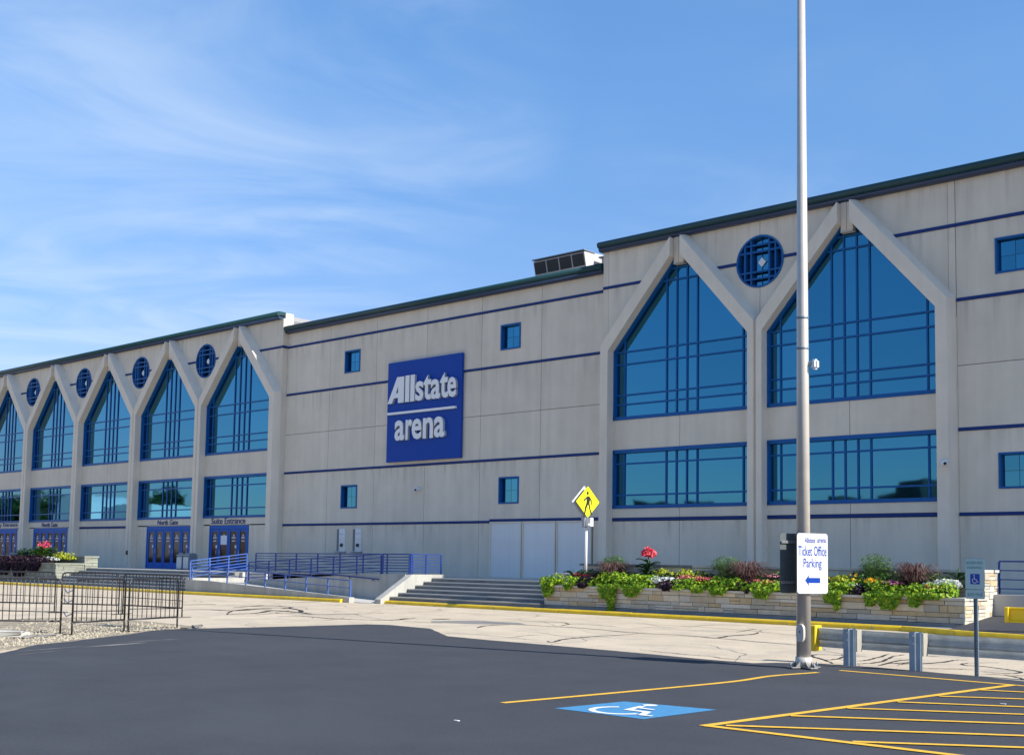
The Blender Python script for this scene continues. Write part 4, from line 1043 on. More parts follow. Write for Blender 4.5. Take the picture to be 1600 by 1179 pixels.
# ================================================================== PLANTERS
def ashlar(par, plane, u0, u1, v0, v1, fixed, out_sign, lens=(.22, 1.0), thick=.05, hrows=(.12, .15, .19)):
    """random coursed stones; plane 'x' => wall along x facing -y (fixed = y), plane 'y' => along y facing +x (fixed = x)"""
    z = v0
    while z < v1 - .04:
        h = min(random.choice(hrows), v1 - z)
        if v1 - (z + h) < .07: h = v1 - z
        u = u0 - random.uniform(0, .3)
        while u < u1:
            L = random.uniform(*lens); a, b = max(u, u0), min(u + L, u1); u += L
            if b - a < .04: continue
            pieces = [(a, b, z, z + h)]
            if h > .13 and random.random() < .25: pieces = [(a, b, z, z + h / 2), (a, b, z + h / 2, z + h)]
            for (p, q, r, s) in pieces:
                g = .007; pr_ = random.uniform(.0, .018); bm = bmesh.new()
                if plane == 'x': vv = box(bm, p + g, q - g, fixed - thick - pr_, fixed, r + g, s - g)
                else: vv = box(bm, fixed, fixed + thick + pr_, p + g, q - g, r + g, s - g)
                for v in vv: v.co += Vector([random.uniform(-.004, .004) for _ in range(3)])
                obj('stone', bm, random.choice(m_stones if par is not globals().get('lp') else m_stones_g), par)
        z += h
pl = wthing('stone_flower_bed', 'long raised bed of pale stone blocks right of the stairs', 'planter')
X0, X1 = -25.0, -11.15
bxo('base_course', X0 + .02, X1 - .02, 29.60, 31.0, -.05, .22, m_base, pl)
bxo('wall_core', X0 + .06, X1 - .06, 29.68, 29.85, .27, .80, m_mortar, pl)
bxo('wall_core', X1 - .16, X1 - .06, 29.852, 31.7, .0, .80, m_mortar, pl)
bxo('wall_core', X0 + .06, X0 + .2, 29.852, 31.0, .27, .80, m_mortar, pl)
ashlar(pl, 'x', X0, X1, .225, .80, 29.68, -1)
ashlar(pl, 'y', 29.62, 31.65, .14, .80, X1 - .06, 1, lens=(.2, .55))
bxo('soil', X0 + .2, X1 - .16, 29.853, 31.0, .3, .78, m_soil, pl)
n = 7
for i in range(n):
    a = X0 - .03 + (X1 - X0 + .06) * i / n; b = X0 - .03 + (X1 - X0 + .06) * (i + 1) / n
    bxo('coping', a + .006, b - .006, 29.56, 29.9, .803, .875, m_cap, pl)
bxo('coping', X1 - .30, X1 + .035, 29.906, 31.2, .803, .875, m_cap, pl)
bxo('coping', X0 - .03, X0 + .3, 29.906, 31.0, .803, .875, m_cap, pl)
# back tier
bk = wthing('bed_back_wall', 'higher stone wall with dark coping behind the right flower bed', 'wall')
bxo('wall_core', -24.5, X1 - .06, 31.06, 31.6, .3, 1.52, m_base, bk)
ashlar(bk, 'x', -24.5, X1, .80, 1.52, 31.06, -1)
ashlar(bk, 'y', 31.02, 32.0, .3, 1.52, X1 - .06, 1, lens=(.25, .6))
bxo('wall_core', X1 - .5, X1 - .062, 31.61, 31.98, .3, 1.52, m_mortar, bk)
for i in range(6):
    a = -24.6 + (X1 + 24.6) * i / 6; b = -24.6 + (X1 + 24.6) * (i + 1) / 6
    bxo('coping', a + .005, b - .005, 30.96, 31.7, 1.523, 1.595, m_capd if i < 2 else m_cap, bk)
bxo('coping', X1 - .45, X1 + .03, 31.705, 32.03, 1.523, 1.595, m_cap, bk)
st = wthing('stub_pier', 'low stone pier with pale cap at the top right of the stairs', 'pier')
bxo('pier_body', -25.6, -25.03, 31.0, 31.6, .9, 1.18, m_stone, st); bxo('pier_cap', -25.66, -24.98, 30.95, 31.65, 1.183, 1.25, m_cap, st)

lp = wthing('stone_flower_bed', 'shorter raised stone bed left of the left stairs, half behind barriers', 'planter')
XL0, XL1 = -75, -57.9
bxo('wall_core', XL0, XL1 - .06, 29.48, 29.7, -.05, 1.12, m_mortar, lp); bxo('wall_core', XL1 - .2, XL1 - .06, 29.702, 31.0, 0, 1.12, m_mortar, lp)
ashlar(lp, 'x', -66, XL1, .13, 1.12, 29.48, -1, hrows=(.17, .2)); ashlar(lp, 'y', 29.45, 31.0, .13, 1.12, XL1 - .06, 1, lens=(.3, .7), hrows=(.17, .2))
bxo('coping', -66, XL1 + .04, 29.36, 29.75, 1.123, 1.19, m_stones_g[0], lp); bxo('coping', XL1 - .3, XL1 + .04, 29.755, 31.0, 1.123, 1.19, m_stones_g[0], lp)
bxo('soil', XL0, XL1 - .2, 29.7, 31.0, .3, 1.1, m_soil, lp)
bxo('back_tier', XL0, XL1 - .06, 31.05, 31.7, .2, 1.50, m_mortar, lp)
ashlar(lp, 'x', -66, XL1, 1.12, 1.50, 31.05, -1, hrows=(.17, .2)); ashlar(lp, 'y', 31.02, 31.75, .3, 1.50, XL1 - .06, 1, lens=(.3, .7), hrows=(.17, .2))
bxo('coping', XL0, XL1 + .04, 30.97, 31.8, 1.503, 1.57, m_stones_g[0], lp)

# ------------------------------------------------------------------ plants
def leafmesh(N, centre, rad, size, up=0.5, aspect=1.3, shape=None, droop=0.0):
    vs = []; fs = []
    cx, cy, cz = centre
    for _ in range(N):
        while True:
            p = Vector((random.uniform(-1, 1), random.uniform(-1, 1), random.uniform(-1, 1)))
            if p.length <= 1 and p.length > random.random() * 0.9: break
        if p.z < -0.3: p.z *= .4
        pos = Vector((cx + p.x * rad[0], cy + p.y * rad[1], cz + p.z * rad[2]))
        nrm = (Vector((p.x * .8, p.y * .8 - .25, up + max(p.z, 0))) + Vector([random.gauss(0, .45) for _ in range(3)])).normalized()
        t = nrm.cross(Vector((random.gauss(0, 1), random.gauss(0, 1), random.gauss(0, 1)))).normalized(); b = nrm.cross(t)
        s = size * random.uniform(.65, 1.3); k = len(vs); L = s * aspect
        fold = nrm * s * .18
        vs += [tuple(pos - t * L * .5), tuple(pos + b * s * .5 + fold), tuple(pos + t * L * .5 - nrm * s * .15), tuple(pos - b * s * .5 + fold)]
        fs += [(k, k + 1, k + 2), (k, k + 2, k + 3)]
    return vs, fs
def blades(N, base, h, spread, w, droop=.5, seg=5):
    vs = []; fs = []
    for _ in range(N):
        a = random.uniform(0, 6.283); r0 = random.uniform(0, .08)
        p = Vector((base[0] + math.cos(a) * r0, base[1] + math.sin(a) * r0, base[2]))
        d = Vector((math.cos(a), math.sin(a), 0)); hh = h * random.uniform(.6, 1.1); sp = spread * random.uniform(.3, 1.1)
        side = Vector((-d.y, d.x, 0)); k0 = len(vs)
        for i in range(seg + 1):
            t = i / seg
            q = p + d * sp * t ** 1.3 + Vector((0, 0, hh * (t * (1 + droop) - droop * 1.35 * t ** 3)))
            ww = w * (1 - t * .75)
            vs += [tuple(q - side * ww), tuple(q + side * ww)]
        for i in range(seg):
            k = k0 + 2 * i; fs.append((k, k + 1, k + 3, k + 2))
    return vs, fs
def merge(*L):
    V = []; F = []
    for v, f in L:
        k = len(V); V += v; F += [tuple(i + k for i in q) for q in f]
    return V, F
def mound(name, lab, cat, x, y, z, rx, rz, m, size=.092, N=300, ry=.35, trail=None, flowers=None, group=None, ty=29.53, tz=.95):
    t = wthing(name, lab, cat, group)
    L = []; k_ = max(3, int(rx / .16))
    for q in range(k_):
        ax_ = x - rx * .78 + 1.56 * rx * (q + .5) / k_ + random.uniform(-.06, .06); sc_ = random.uniform(.75, 1.35)
        L.append(leafmesh(int(N * 1.9 / k_), (ax_, y + random.uniform(-.08, .08), z + random.uniform(-.03, .05)), (max(.2, rx / k_ * 1.5), ry, rz * sc_), size * random.uniform(.8, 1.05)))
    if trail:
        for (tx, tw, tl) in trail:
            n_ = int(380 * tl * tw / .3) + 50
            V = []; F = []
            for _ in range(n_):
                u = random.random(); zz_ = tz - u * tl; xx = tx + random.uniform(-1, 1) * tw * (1 - .55 * u)
                pos = Vector((xx, ty - random.uniform(0, .10), zz_)); s = size * random.uniform(.7, 1.2)
                nrm = (Vector((random.gauss(0, .4), -1, .5 + random.gauss(0, .4)))).normalized(); tt = nrm.cross(Vector((random.gauss(0, 1), 0, 1))).normalized(); b = nrm.cross(tt)
                k = len(V); V += [tuple(pos - tt * s * .65), tuple(pos + b * s * .5 + nrm * s * .18), tuple(pos + tt * s * .65), tuple(pos - b * s * .5 + nrm * s * .18)]; F += [(k, k + 1, k + 2), (k, k + 2, k + 3)]
            L.append((V, F))
    V, F = merge(*L); pyobj('foliage', V, F, m, t)
    if flowers:
        fm, fn, fs_ = flowers; V, F = leafmesh(fn, (x, y - .05, z + rz * .55), (rx, ry, rz * .6), fs_, up=1.2, aspect=1.0); pyobj('blossoms', V, F, fm, t)
    return t
LM = 'lime sweet potato vines along the bed edge'
zt = .95
mound('lime_vine', 'lime green trailing vine at the left end of the bed over the stairs', 'plant', -24.85, 29.85, zt + .02, .42, .22, m_lime, N=260, trail=[(-24.75, .28, .45)], group=LM)
mound('lime_vine', 'small lime green vine just left of the walking-person sign post', 'plant', -23.95, 29.8, zt, .34, .2, m_lime, N=170, trail=[(-23.9, .2, .2)], group=LM)
mound('lime_vine', 'biggest lime green vine with a long tail hanging to the kerb', 'plant', -22.35, 29.85, zt + .06, .62, .3, m_lime, N=560, trail=[(-22.3, .45, .45), (-22.15, .2, .8), (-21.4, .4, .35)], group=LM)
mound('lime_vine', 'lime green vine right of the big trailing one, before white flowers', 'plant', -21.25, 29.85, zt + .05, .62, .26, m_lime, N=420, trail=[(-21.2, .3, .2)], group=LM)
mound('lime_vine', 'low lime green vine right of the round dark clump', 'plant', -19.1, 29.85, zt, .5, .2, m_lime, N=280, trail=[(-19.0, .3, .15)], group=LM)
mound('lime_vine', 'lime green vine in front of the middle purple grass', 'plant', -18.1, 29.85, zt + .03, .62, .24, m_lime, N=380, trail=[(-18.3, .4, .2)], group=LM)
mound('lime_vine', 'lime green vine mostly behind the lamp pole signs', 'plant', -16.85, 29.85, zt, .6, .25, m_lime, N=340, trail=[(-16.85, .35, .25)], group=LM)
mound('lime_vine', 'lime green vine right of the ticket sign with hanging tail', 'plant', -14.75, 29.85, zt, .62, .24, m_lime, N=420, trail=[(-14.7, .32, .3), (-14.55, .13, .5)], group=LM)
mound('lime_vine', 'lime green vine below the orange and pink flowers', 'plant', -13.45, 29.85, zt, .55, .25, m_lime, N=400, trail=[(-13.6, .2, .35), (-13.1, .4, .4)], group=LM)
mound('lime_vine', 'lime green vine at the right end beside the handicap sign', 'plant', -12.15, 29.85, zt + .02, .75, .25, m_lime, N=460, trail=[(-12.4, .22, .32), (-12.0, .5, .12)], group=LM)
for x_, lab_ in ((-23.15, 'narrow lime green vine squeezed between the sign post and the biggest vine'), (-19.75, 'narrow lime green vine touching the right of the round dark clump'), (-17.5, 'narrow lime green vine just left of the back-to-front pole sign'), (-15.9, 'narrow lime green vine directly behind the ticket office sign')):
    mound('lime_vine', lab_, 'plant', x_, 29.82, zt, .33, .18, m_lime, N=190, group=LM)
DM_ = 'purple black vines between the lime ones'
mound('dark_vine', 'near black leafy clump right of the walking-person sign post', 'plant', -23.3, 29.85, zt + .04, .30, .22, m_dkleaf, N=220, trail=[(-23.3, .2, .12)], group=DM_)
mound('dark_vine', 'round near black clump in front of the white flowers', 'plant', -20.15, 29.83, zt, .30, .22, m_dkleaf, N=240, trail=[(-20.1, .2, .12)], group=DM_)
mound('dark_vine', 'near black leaves beside the lamp pole sign back', 'plant', -17.45, 29.83, zt, .22, .22, m_dkleaf, N=120, group=DM_)
mound('dark_vine', 'small near black clump left of the orange flowers', 'plant', -14.05, 29.83, zt + .02, .2, .18, m_dkleaf, N=110, group=DM_)
FL = 'low bedding flowers in the right bed'
mound('green_filler', 'dark green leaves behind the white flowers and yellow foliage', 'plant', -20.4, 30.55, zt + .16, 1.5, .22, m_deep, size=.09, N=620, ry=.4, group=FL)
mound('white_flowers', 'white flower drift behind the big trailing vine', 'flowers', -20.7, 30.15, zt + .1, .95, .14, m_silver, size=.08, N=300, flowers=(m_wpet, 340, .07), group=FL)
mound('red_flowers', 'small red flower patch right of the walking-person sign post', 'flowers', -23.2, 30.15, zt + .12, .4, .14, m_redleaf, size=.08, N=150, flowers=(m_redp, 60, .06), group=FL)
mound('coral_flowers', 'coral flowers left of the middle purple grass', 'flowers', -18.85, 30.15, zt + .14, .62, .14, m_redleaf, size=.07, N=170, flowers=(m_coral, 230, .065), group=FL)
mound('coral_flowers', 'coral red flowers right of the middle purple grass', 'flowers', -17.1, 30.1, zt + .1, .72, .15, m_redleaf, size=.07, N=170, flowers=(m_coral, 260, .065), group=FL)
mound('yellow_foliage', 'yellow green foliage patch right of the red canna', 'plant', -21.0, 30.6, zt + .25, .38, .22, m_yelgr, size=.09, N=230, group=FL)
mound('yellow_foliage', 'yellow green foliage patch left of the middle feathery bush', 'plant', -19.85, 30.6, zt + .25, .62, .2, m_yelgr, size=.09, N=300, group=FL)
mound('yellow_foliage', 'yellow flecked foliage right of the ticket sign', 'plant', -14.7, 30.4, zt + .22, .5, .24, m_yelgr, size=.09, N=300, flowers=(m_orange, 30, .07), group=FL)
mound('orange_flowers', 'orange marigold clump right of the ticket sign', 'flowers', -13.75, 30.1, zt + .22, .24, .14, m_green, size=.07, N=90, flowers=(m_orange, 120, .07), group=FL)
mound('pink_flowers', 'pink flower clump right of the orange marigolds', 'flowers', -13.2, 30.1, zt + .18, .3, .14, m_green, size=.07, N=90, flowers=(m_pink, 140, .07), group=FL)
mound('white_flowers', 'few white flowers left of the orange marigolds', 'flowers', -14.3, 30.05, zt + .12, .3, .08, m_green, size=.07, N=60, flowers=(m_wpet, 60, .06), group=FL)
mound('red_flowers', 'deep red flowers below the silver leaves near the right end', 'flowers', -12.2, 30.05, zt + .12, .42, .10, m_green, size=.07, N=90, flowers=(m_redp, 150, .065), group=FL)
mound('silver_leaves', 'silver white leafy mound near the right end of the bed', 'plant', -12.05, 30.4, zt + .2, .55, .14, m_silver, size=.08, N=330, group=FL)
mound('green_filler', 'dark green leaves filling the bed behind the flowers', 'plant', -23.1, 30.45, zt + .16, 1.3, .24, m_deep, size=.1, N=620, ry=.45, group=FL)
mound('green_filler', 'mid green leaves behind the yellow foliage and pole', 'plant', -16.9, 30.5, zt + .2, 2.2, .24, m_green, size=.09, N=900, ry=.42, group=FL)
mound('green_filler', 'mid green leaves behind the orange and pink flowers', 'plant', -13.2, 30.6, zt + .24, 1.7, .26, m_green, size=.09, N=800, ry=.38, group=FL)
def grassclump(lab, x, y, h, sp):
    t = wthing('purple_grass', lab, 'grass clump', 'purple fountain grasses'); V, F = blades(380, (x, y, .85), h * 1.12, sp * 1.25, .015, .75); pyobj('blades', V, F, m_grassp, t)
    V, F = blades(26, (x, y, .85), h * 1.15, sp * .9, .022, .45); pyobj('plumes', V, F, leaf_plume, t)
leaf_plume = leaf_mat('grass_plumes', (0.30, 0.18, 0.16), (0.45, 0.32, 0.27))
grassclump('purple fountain grass in front of the left feathery bush', -22.7, 30.3, .78, .62)
grassclump('purple fountain grass right of the middle feathery bush', -17.75, 30.25, .85, .68)
grassclump('purple fountain grass right of the feathery bush near the ticket sign', -12.75, 30.35, .85, .62)
def feather(lab, x, y, h, rx):
    t = wthing('feathery_bush', lab, 'bush', 'feathery green bushes')
    V, F = blades(420, (x, y, .85), h, rx, .0065, .22, 4); V2, F2 = leafmesh(500, (x, y, .85 + h * .72), (rx * .85, .3, h * .32), .028, aspect=4); pyobj('fronds', *merge((V, F), (V2, F2)), m_feather, t)
mound('coral_flowers', 'scattered coral flowers between white drift and coral patch', 'flowers', -19.7, 30.2, zt + .2, .4, .14, m_deep, size=.07, N=90, flowers=(m_coral, 90, .07), group=FL)
mound('pink_flowers', 'small pink and violet flowers just left of the pole signs', 'flowers', -16.9, 30.35, zt + .3, .4, .12, m_deep, size=.07, N=90, flowers=(m_pink, 60, .07), group=FL)
mound('red_flowers', 'loose red flowers near the left end, behind the dark clump', 'flowers', -23.7, 30.3, zt + .2, .35, .1, m_redleaf, size=.07, N=110, flowers=(m_redp, 50, .07), group=FL)
feather('feathery green bush at the left, behind the first purple grass', -23.0, 30.75, 1.02, .5)
feather('feathery green bush in the middle of the bed', -18.75, 30.75, 1.02, .6)
feather('feathery green bush right of the ticket office sign', -14.0, 30.75, 1.12, .55)
def canna(lab, x, y, z0, h, m, fl, n=16, leaf=.42, nf=90):
    t = wthing('canna_plant', lab, 'plant', 'tall canna plants'); V = []; F = []
    for i in range(n):
        a = random.uniform(0, 6.28); hh = z0 + h * random.uniform(.15, .75); d = Vector((math.cos(a), math.sin(a), 0)); s = Vector((-d.y, d.x, 0))
        b = Vector((x, y, hh)); L = leaf * random.uniform(.7, 1.1); k = len(V)
        pts = [(0, .02, 0), (.35, .26, .22), (.7, .22, .34), (1.0, .02, .30)]
        for (u, w, zz_) in pts:
            q = b + d * L * u + Vector((0, 0, zz_ * L)); V += [tuple(q - s * w * L * .6), tuple(q - Vector((0, 0, .03))), tuple(q + s * w * L * .6)]
        for j in range(3):
            for e in (0, 1): F.append((k + 3 * j + e, k + 3 * j + e + 1, k + 3 * j + e + 4, k + 3 * j + e + 3))
    pyobj('leaves', V, F, m, t)
    bm = bmesh.new(); tube(bm, [(x, y, z0 - .1), (x + .03, y, z0 + h)], .015, 5); obj('stem', bm, m_green, t)
    if fl: pyobj('blossoms', *leafmesh(nf, (x + .03, y, z0 + h), fl, .13, aspect=1.4), m_cannafl, t)
m_cannafl = leaf_mat('canna_petals', (0.70, 0.02, 0.08), (0.85, 0.20, 0.22))
canna('dark leaved canna with red blossom left of the yellow foliage', -21.4, 30.4, .85, 1.1, m_deep, (.24, .16, .2), 44, .42)
canna('dark leaved plant without blossom left of the sign post', -24.35, 30.3, .9, .5, m_deep, None, 14, .3)
canna('dark leaved canna without blossom at the right end of the bed', -11.75, 30.75, .9, .75, m_deep, None, 16, .42)
# left bed
canna('green canna with pink red blossoms in the left bed', -60.9, 30.2, 1.1, 1.0, m_green, (.75, .25, .28), 44, .7, 46)
LB = 'plants of the left bed'
mound('dark_vine', 'purple black vine spilling over the front of the left bed', 'plant', -61.9, 29.75, 1.26, 3.6, .24, m_dkleaf, size=.13, N=900, ry=.4, group=LB, trail=[(-60.2, .9, .5), (-61.8, 1.0, .75), (-63.6, 1.0, .7), (-65.3, 1.0, .8)], ty=29.36, tz=1.22)
mound('red_foliage', 'dark red foliage in the middle of the left bed', 'plant', -61.6, 30.1, 1.4, 1.1, .16, m_redleaf, size=.12, N=240, group=LB)
mound('silver_leaves', 'pale silvery leaves at the right of the left bed', 'plant', -59.6, 29.95, 1.33, .7, .16, m_silver, size=.12, N=150, group=LB)
mound('olive_shrub', 'olive yellow low shrub along the back of the left bed', 'plant', -59.7, 30.8, 1.5, 1.3, .22, m_yelgr, size=.10, N=200, group=LB)
mound('green_shrub', 'dark green low shrubs along the back of the left bed', 'plant', -62.8, 30.7, 1.45, 2.4, .42, m_deep, size=.13, N=1100, group=LB)

# ================================================================== BINS
for x, lab in ((-52.35, 'blue grey trash bin left of its twin before the gate doors'), (-51.75, 'blue grey trash bin right of its twin before the gate doors')):
    t = wthing('trash_bin', lab, 'trash bin', 'paired trash bins')
    bm = bmesh.new(); box(bm, x, x + .54, 33.0, 33.5, .95, 1.66); bmesh.ops.bevel(bm, geom=bm.edges[:], offset=.03, segments=2, affect='EDGES'); obj('body', bm, m_bin, t)
    bm = bmesh.new(); box(bm, x - .02, x + .56, 32.98, 33.52, 1.664, 1.80); bmesh.ops.bevel(bm, geom=[e for e in bm.edges if all(v.co.z > 1.7 for v in e.verts)], offset=.08, segments=3, affect='EDGES'); obj('lid', bm, m_galvd, t)
    bxo('door', x + .05, x + .49, 32.975, 32.998, 1.02, 1.60, m_galv, t)
t = wthing('black_bin', 'black bin with a dark slanted lid behind the left flower bed', 'trash bin')
bm = bmesh.new(); box(bm, -70.9, -69.4, 32.9, 33.6, .95, 1.45); bmesh.ops.bevel(bm, geom=bm.edges[:], offset=.04, segments=2, affect='EDGES'); obj('body', bm, m_blk, t)
bm = bmesh.new(); box(bm, -70.95, -69.35, 32.85, 33.65, 1.455, 1.72); bmesh.ops.bevel(bm, geom=[e for e in bm.edges if all(v.co.z > 1.6 for v in e.verts)], offset=.16, segments=3, affect='EDGES'); obj('lid', bm, m_galvd, t)

# ================================================================== LAMP POLE AND SIGNS
PX, PY = -8.77, 16.65
po = wthing('lamp_pole', 'tall grey metal lamp pole on a finned base plate in the parking lot', 'lamp pole')
bm = bmesh.new(); H = [(.10, .112), (5.04, .0925), (5.53, .090), (12.4, .052)]
tube(bm, [(PX, PY, z) for z, _ in H], [r for _, r in H], 24); obj('shaft', bm, m_pole, po)
for z, r in ((5.04, .0945), (5.53, .0925)):
    bm = bmesh.new(); tube(bm, [(PX, PY, z - .018), (PX, PY, z + .018)], r + .003, 24); obj('seam_ring', bm, m_galvd, po)
for z in (2.41, 2.76, 3.17, 4.95):
    bm = bmesh.new(); r = .112 - (z / 12.4) * .058; tube(bm, [(PX, PY, z - .006), (PX, PY, z + .006)], r + .002, 24); obj('strap', bm, m_chrome, po)
bm = bmesh.new(); tube(bm, [(PX, PY, LZ + .04), (PX, PY, LZ + .18)], [.135, .125], 24); obj('base_collar', bm, m_pole, po)
for k, a in enumerate((-25, 65, 155, 245)):
    d = Vector((math.cos(R(a)), math.sin(R(a)), 0)); c0 = Vector((PX, PY, 0))
    bm = bmesh.new(); obox(bm, c0 + d * .10 + Vector((0, 0, LZ + .02)), c0 + d * .27 + Vector((0, 0, LZ + .02)), .15, .022); bmesh.ops.bevel(bm, geom=bm.edges[:], offset=.01, segments=1, affect='EDGES'); obj('base_foot', bm, m_basem, po)
    s_ = Vector((-d.y, d.x, 0))
    for q in (-.055, .055):
        bm = bmesh.new(); v = [bm.verts.new(tuple(c0 + d * u + s_ * (q + e) + Vector((0, 0, z)))) for e in (-.008, .008) for u, z in ((.10, LZ + .033), (.20, LZ + .033), (.112, LZ + .12))]
        for f in ((0, 1, 2), (5, 4, 3), (0, 3, 4, 1), (1, 4, 5, 2), (2, 5, 3, 0)): bm.faces.new([v[i] for i in f])
        bmesh.ops.recalc_face_normals(bm, faces=bm.faces[:]); obj('base_fin', bm, m_basem, po)
    bm = bmesh.new(); p = c0 + d * .25; tube(bm, [(p.x, p.y, LZ + .03), (p.x, p.y, LZ + .10)], .014, 6); obj('anchor_bolt', bm, m_galvd, po)
tc = Vector((8.77 * .35, -16.65, 0)).normalized()  # hand-hole faces the camera side, slightly left
tc = Vector((-.05, -1, 0)).normalized(); sd_ = Vector((1, -.05, 0))
bm = bmesh.new(); ring = []
for k in range(20):
    a = 2 * math.pi * k / 20; u = math.cos(a); w = math.sin(a)
    px_ = .075 * (abs(u) ** .7) * (1 if u > 0 else -1); pz_ = .15 * (abs(w) ** .7) * (1 if w > 0 else -1)
    ring.append((px_, pz_))
A = [bm.verts.new((PX + sd_.x * p - .0, PY + tc.y * .085, .58 + z)) for p, z in ring]; B = [bm.verts.new((PX + sd_.x * p * .85, PY + tc.y * .128, .58 + z * .92)) for p, z in ring]
for k in range(20): bm.faces.new((A[k], A[(k + 1) % 20], B[(k + 1) % 20], B[k]))
bm.faces.new(B); bmesh.ops.recalc_face_normals(bm, faces=bm.faces[:]); hh = obj('hand_hole_cover', bm, m_pole, po)
bm = bmesh.new(); tube(bm, [(PX, PY - .127, .60), (PX, PY - .136, .60)], .012, 8); obj('screw', bm, m_blk, hh)
t = wthing('security_camera', 'small white camera strapped high on the lamp pole', 'security camera', 'white security cameras')
bm = bmesh.new(); obox(bm, (PX + .07, PY + .02, 4.80), (PX + .15, PY + .06, 4.80), .06, .05); obj('bracket', bm, m_galvd, t)
bm = bmesh.new(); box(bm, PX + .13, PX + .235, PY + .0, PY + .12, 4.70, 4.86); bmesh.ops.bevel(bm, geom=bm.edges[:], offset=.03, segments=3, affect='EDGES'); obj('housing', bm, m_white, t)
# lamp head (above the picture)
lh = po
bm = bmesh.new(); obox(bm, (PX, PY, 12.4), (PX + .9, PY + .2, 12.5), .06, .06); obj('lamp_arm', bm, m_pole, lh)
bm = bmesh.new(); obox(bm, (PX + .8, PY + .18, 12.5), (PX + 1.5, PY + .33, 12.5), .35, .12); obj('lamp_head', bm, m_galvd, lh)

def sign_frame(centre, normal):
    n_ = Vector(normal).normalized(); up = Vector((0, 0, 1)); ux = up.cross(n_).normalized(); return Vector(centre), ux, up, n_
def plate(name, c, ux, uz, n_, w, h, r, th, m, par):
    pts = []
    for sx, sz, a0 in ((1, 1, 0), (-1, 1, 90), (-1, -1, 180), (1, -1, 270)):
        for k in range(5):
            a = R(a0 + 22.5 * k); pts.append((sx * (w / 2 - r) + r * math.cos(a), sz * (h / 2 - r) + r * math.sin(a)))
    bm = bmesh.new()
    A = [bm.verts.new(c + ux * a + uz * b) for a, b in pts]; B = [bm.verts.new(c + ux * a + uz * b - n_ * th) for a, b in pts]
    bm.faces.new(A); bm.faces.new(B[::-1]); n = len(A)
    for k in range(n): bm.faces.new((A[k], B[k], B[(k + 1) % n], A[(k + 1) % n]))
    bmesh.ops.recalc_face_normals(bm, faces=bm.faces[:]); return obj(name, bm, m, par)
def poly_on(name, c, ux, uz, n_, pts, lift, m, par):
    bm = bmesh.new(); f = bm.faces.new([bm.verts.new(c + ux * a + uz * b + n_ * lift) for a, b in pts]); f.normal_update()
    if f.normal.dot(n_) < 0: f.normal_flip()
    if len(pts) > 4: bmesh.ops.triangulate(bm, faces=bm.faces[:])
    return obj(name, bm, m, par)
ts = wthing('ticket_parking_sign', 'white sign Ticket Office Parking with blue arrow on the lamp pole', 'sign')
c_, ux, uz, n_ = sign_frame((PX + .115 + .02, PY - .02, 1.655), (.93, -.37, 0))
c_ = c_ + n_ * .02 + ux * .02
plate('sign_face', c_, ux, uz, n_, .61, .93, .045, .004, m_signw, ts)
def T(body, x, z, w, h, m, dep=.0012, off=0.0, par=ts, nm='lettering'): return text_obj(nm, body, c_ + ux * x + uz * z + n_ * .0005, ux, uz, w, h, m, par, depth=dep, offset=off)
T('Ticket Office', -.28, .115, .56, .155, m_signink, off=.010); T('Parking', -.18, -.105, .36, .18, m_signink, off=.010)
T('Allstate', -.155, .315, .21, .085, m_signinkl, off=.018); T('arena', .095, .322, .175, .06, m_signinkl, off=.018)
ring = [(math.cos(R(a)) * .042 - .215, math.sin(R(a)) * .045 + .355) for a in range(0, 360, 24)]; rin = [(math.cos(R(a)) * .036 - .215, math.sin(R(a)) * .039 + .355) for a in range(0, 360, 24)]
bm = bmesh.new(); A = [bm.verts.new(c_ + ux * a + uz * b + n_ * .0015) for a, b in ring]; B = [bm.verts.new(c_ + ux * a + uz * b + n_ * .0015) for a, b in rin]
for k in range(15): bm.faces.new((A[k], A[(k + 1) % 15], B[(k + 1) % 15], B[k]))
obj('emblem_ring', bm, m_greyink, ts)
poly_on('arrow', c_, ux, uz, n_, [(-.15, -.262), (-.07, -.175), (-.08, -.222), (.15, -.222), (.15, -.302), (-.08, -.302), (-.07, -.349)], .0015, m_signink, ts)
poly_on('seam_line', c_, ux, uz, n_, [(-.30, .008), (-.16, .008), (-.16, .012), (-.30, .012)], .001, m_greyink, ts); poly_on('seam_line', c_, ux, uz, n_, [(.18, .008), (.30, .008), (.30, .012), (.18, .012)], .001, m_greyink, ts)
for z in (.36, -.30):
    bm = bmesh.new(); p = c_ - n_ * .012 + uz * z; obox(bm, p - ux * .2, p + ux * .2, .02, .03); obj('strap_bracket', bm, m_galvd, ts)
bs = wthing('back_to_back_sign', 'dark back of a second sign strapped behind the lamp pole', 'sign')
c2 = Vector((PX, PY, 1.655)) - n_ * .15 - ux * .03
plate('sign_plate', c2, ux, uz, n_, .61, .93, .045, .004, m_signback, bs)
for z in (.33, -.30):
    bm = bmesh.new(); p = c2 + n_ * .02 + uz * z; obox(bm, p - ux * .29, p + ux * .2, .012, .04); q_ = obj('perforated_strap', bm, m_chrome, bs)
    bm = bmesh.new()
    for k in range(8):
        p2 = p + ux * (-.27 + k * .05) + n_ * .0065; vv = [bm.verts.new(p2 + ux * a + uz * b) for a, b in ((-.008, -.008), (.008, -.008), (.008, .008), (-.008, .008))]; bm.faces.new(vv)
    obj('holes', bm, m_blk, q_)

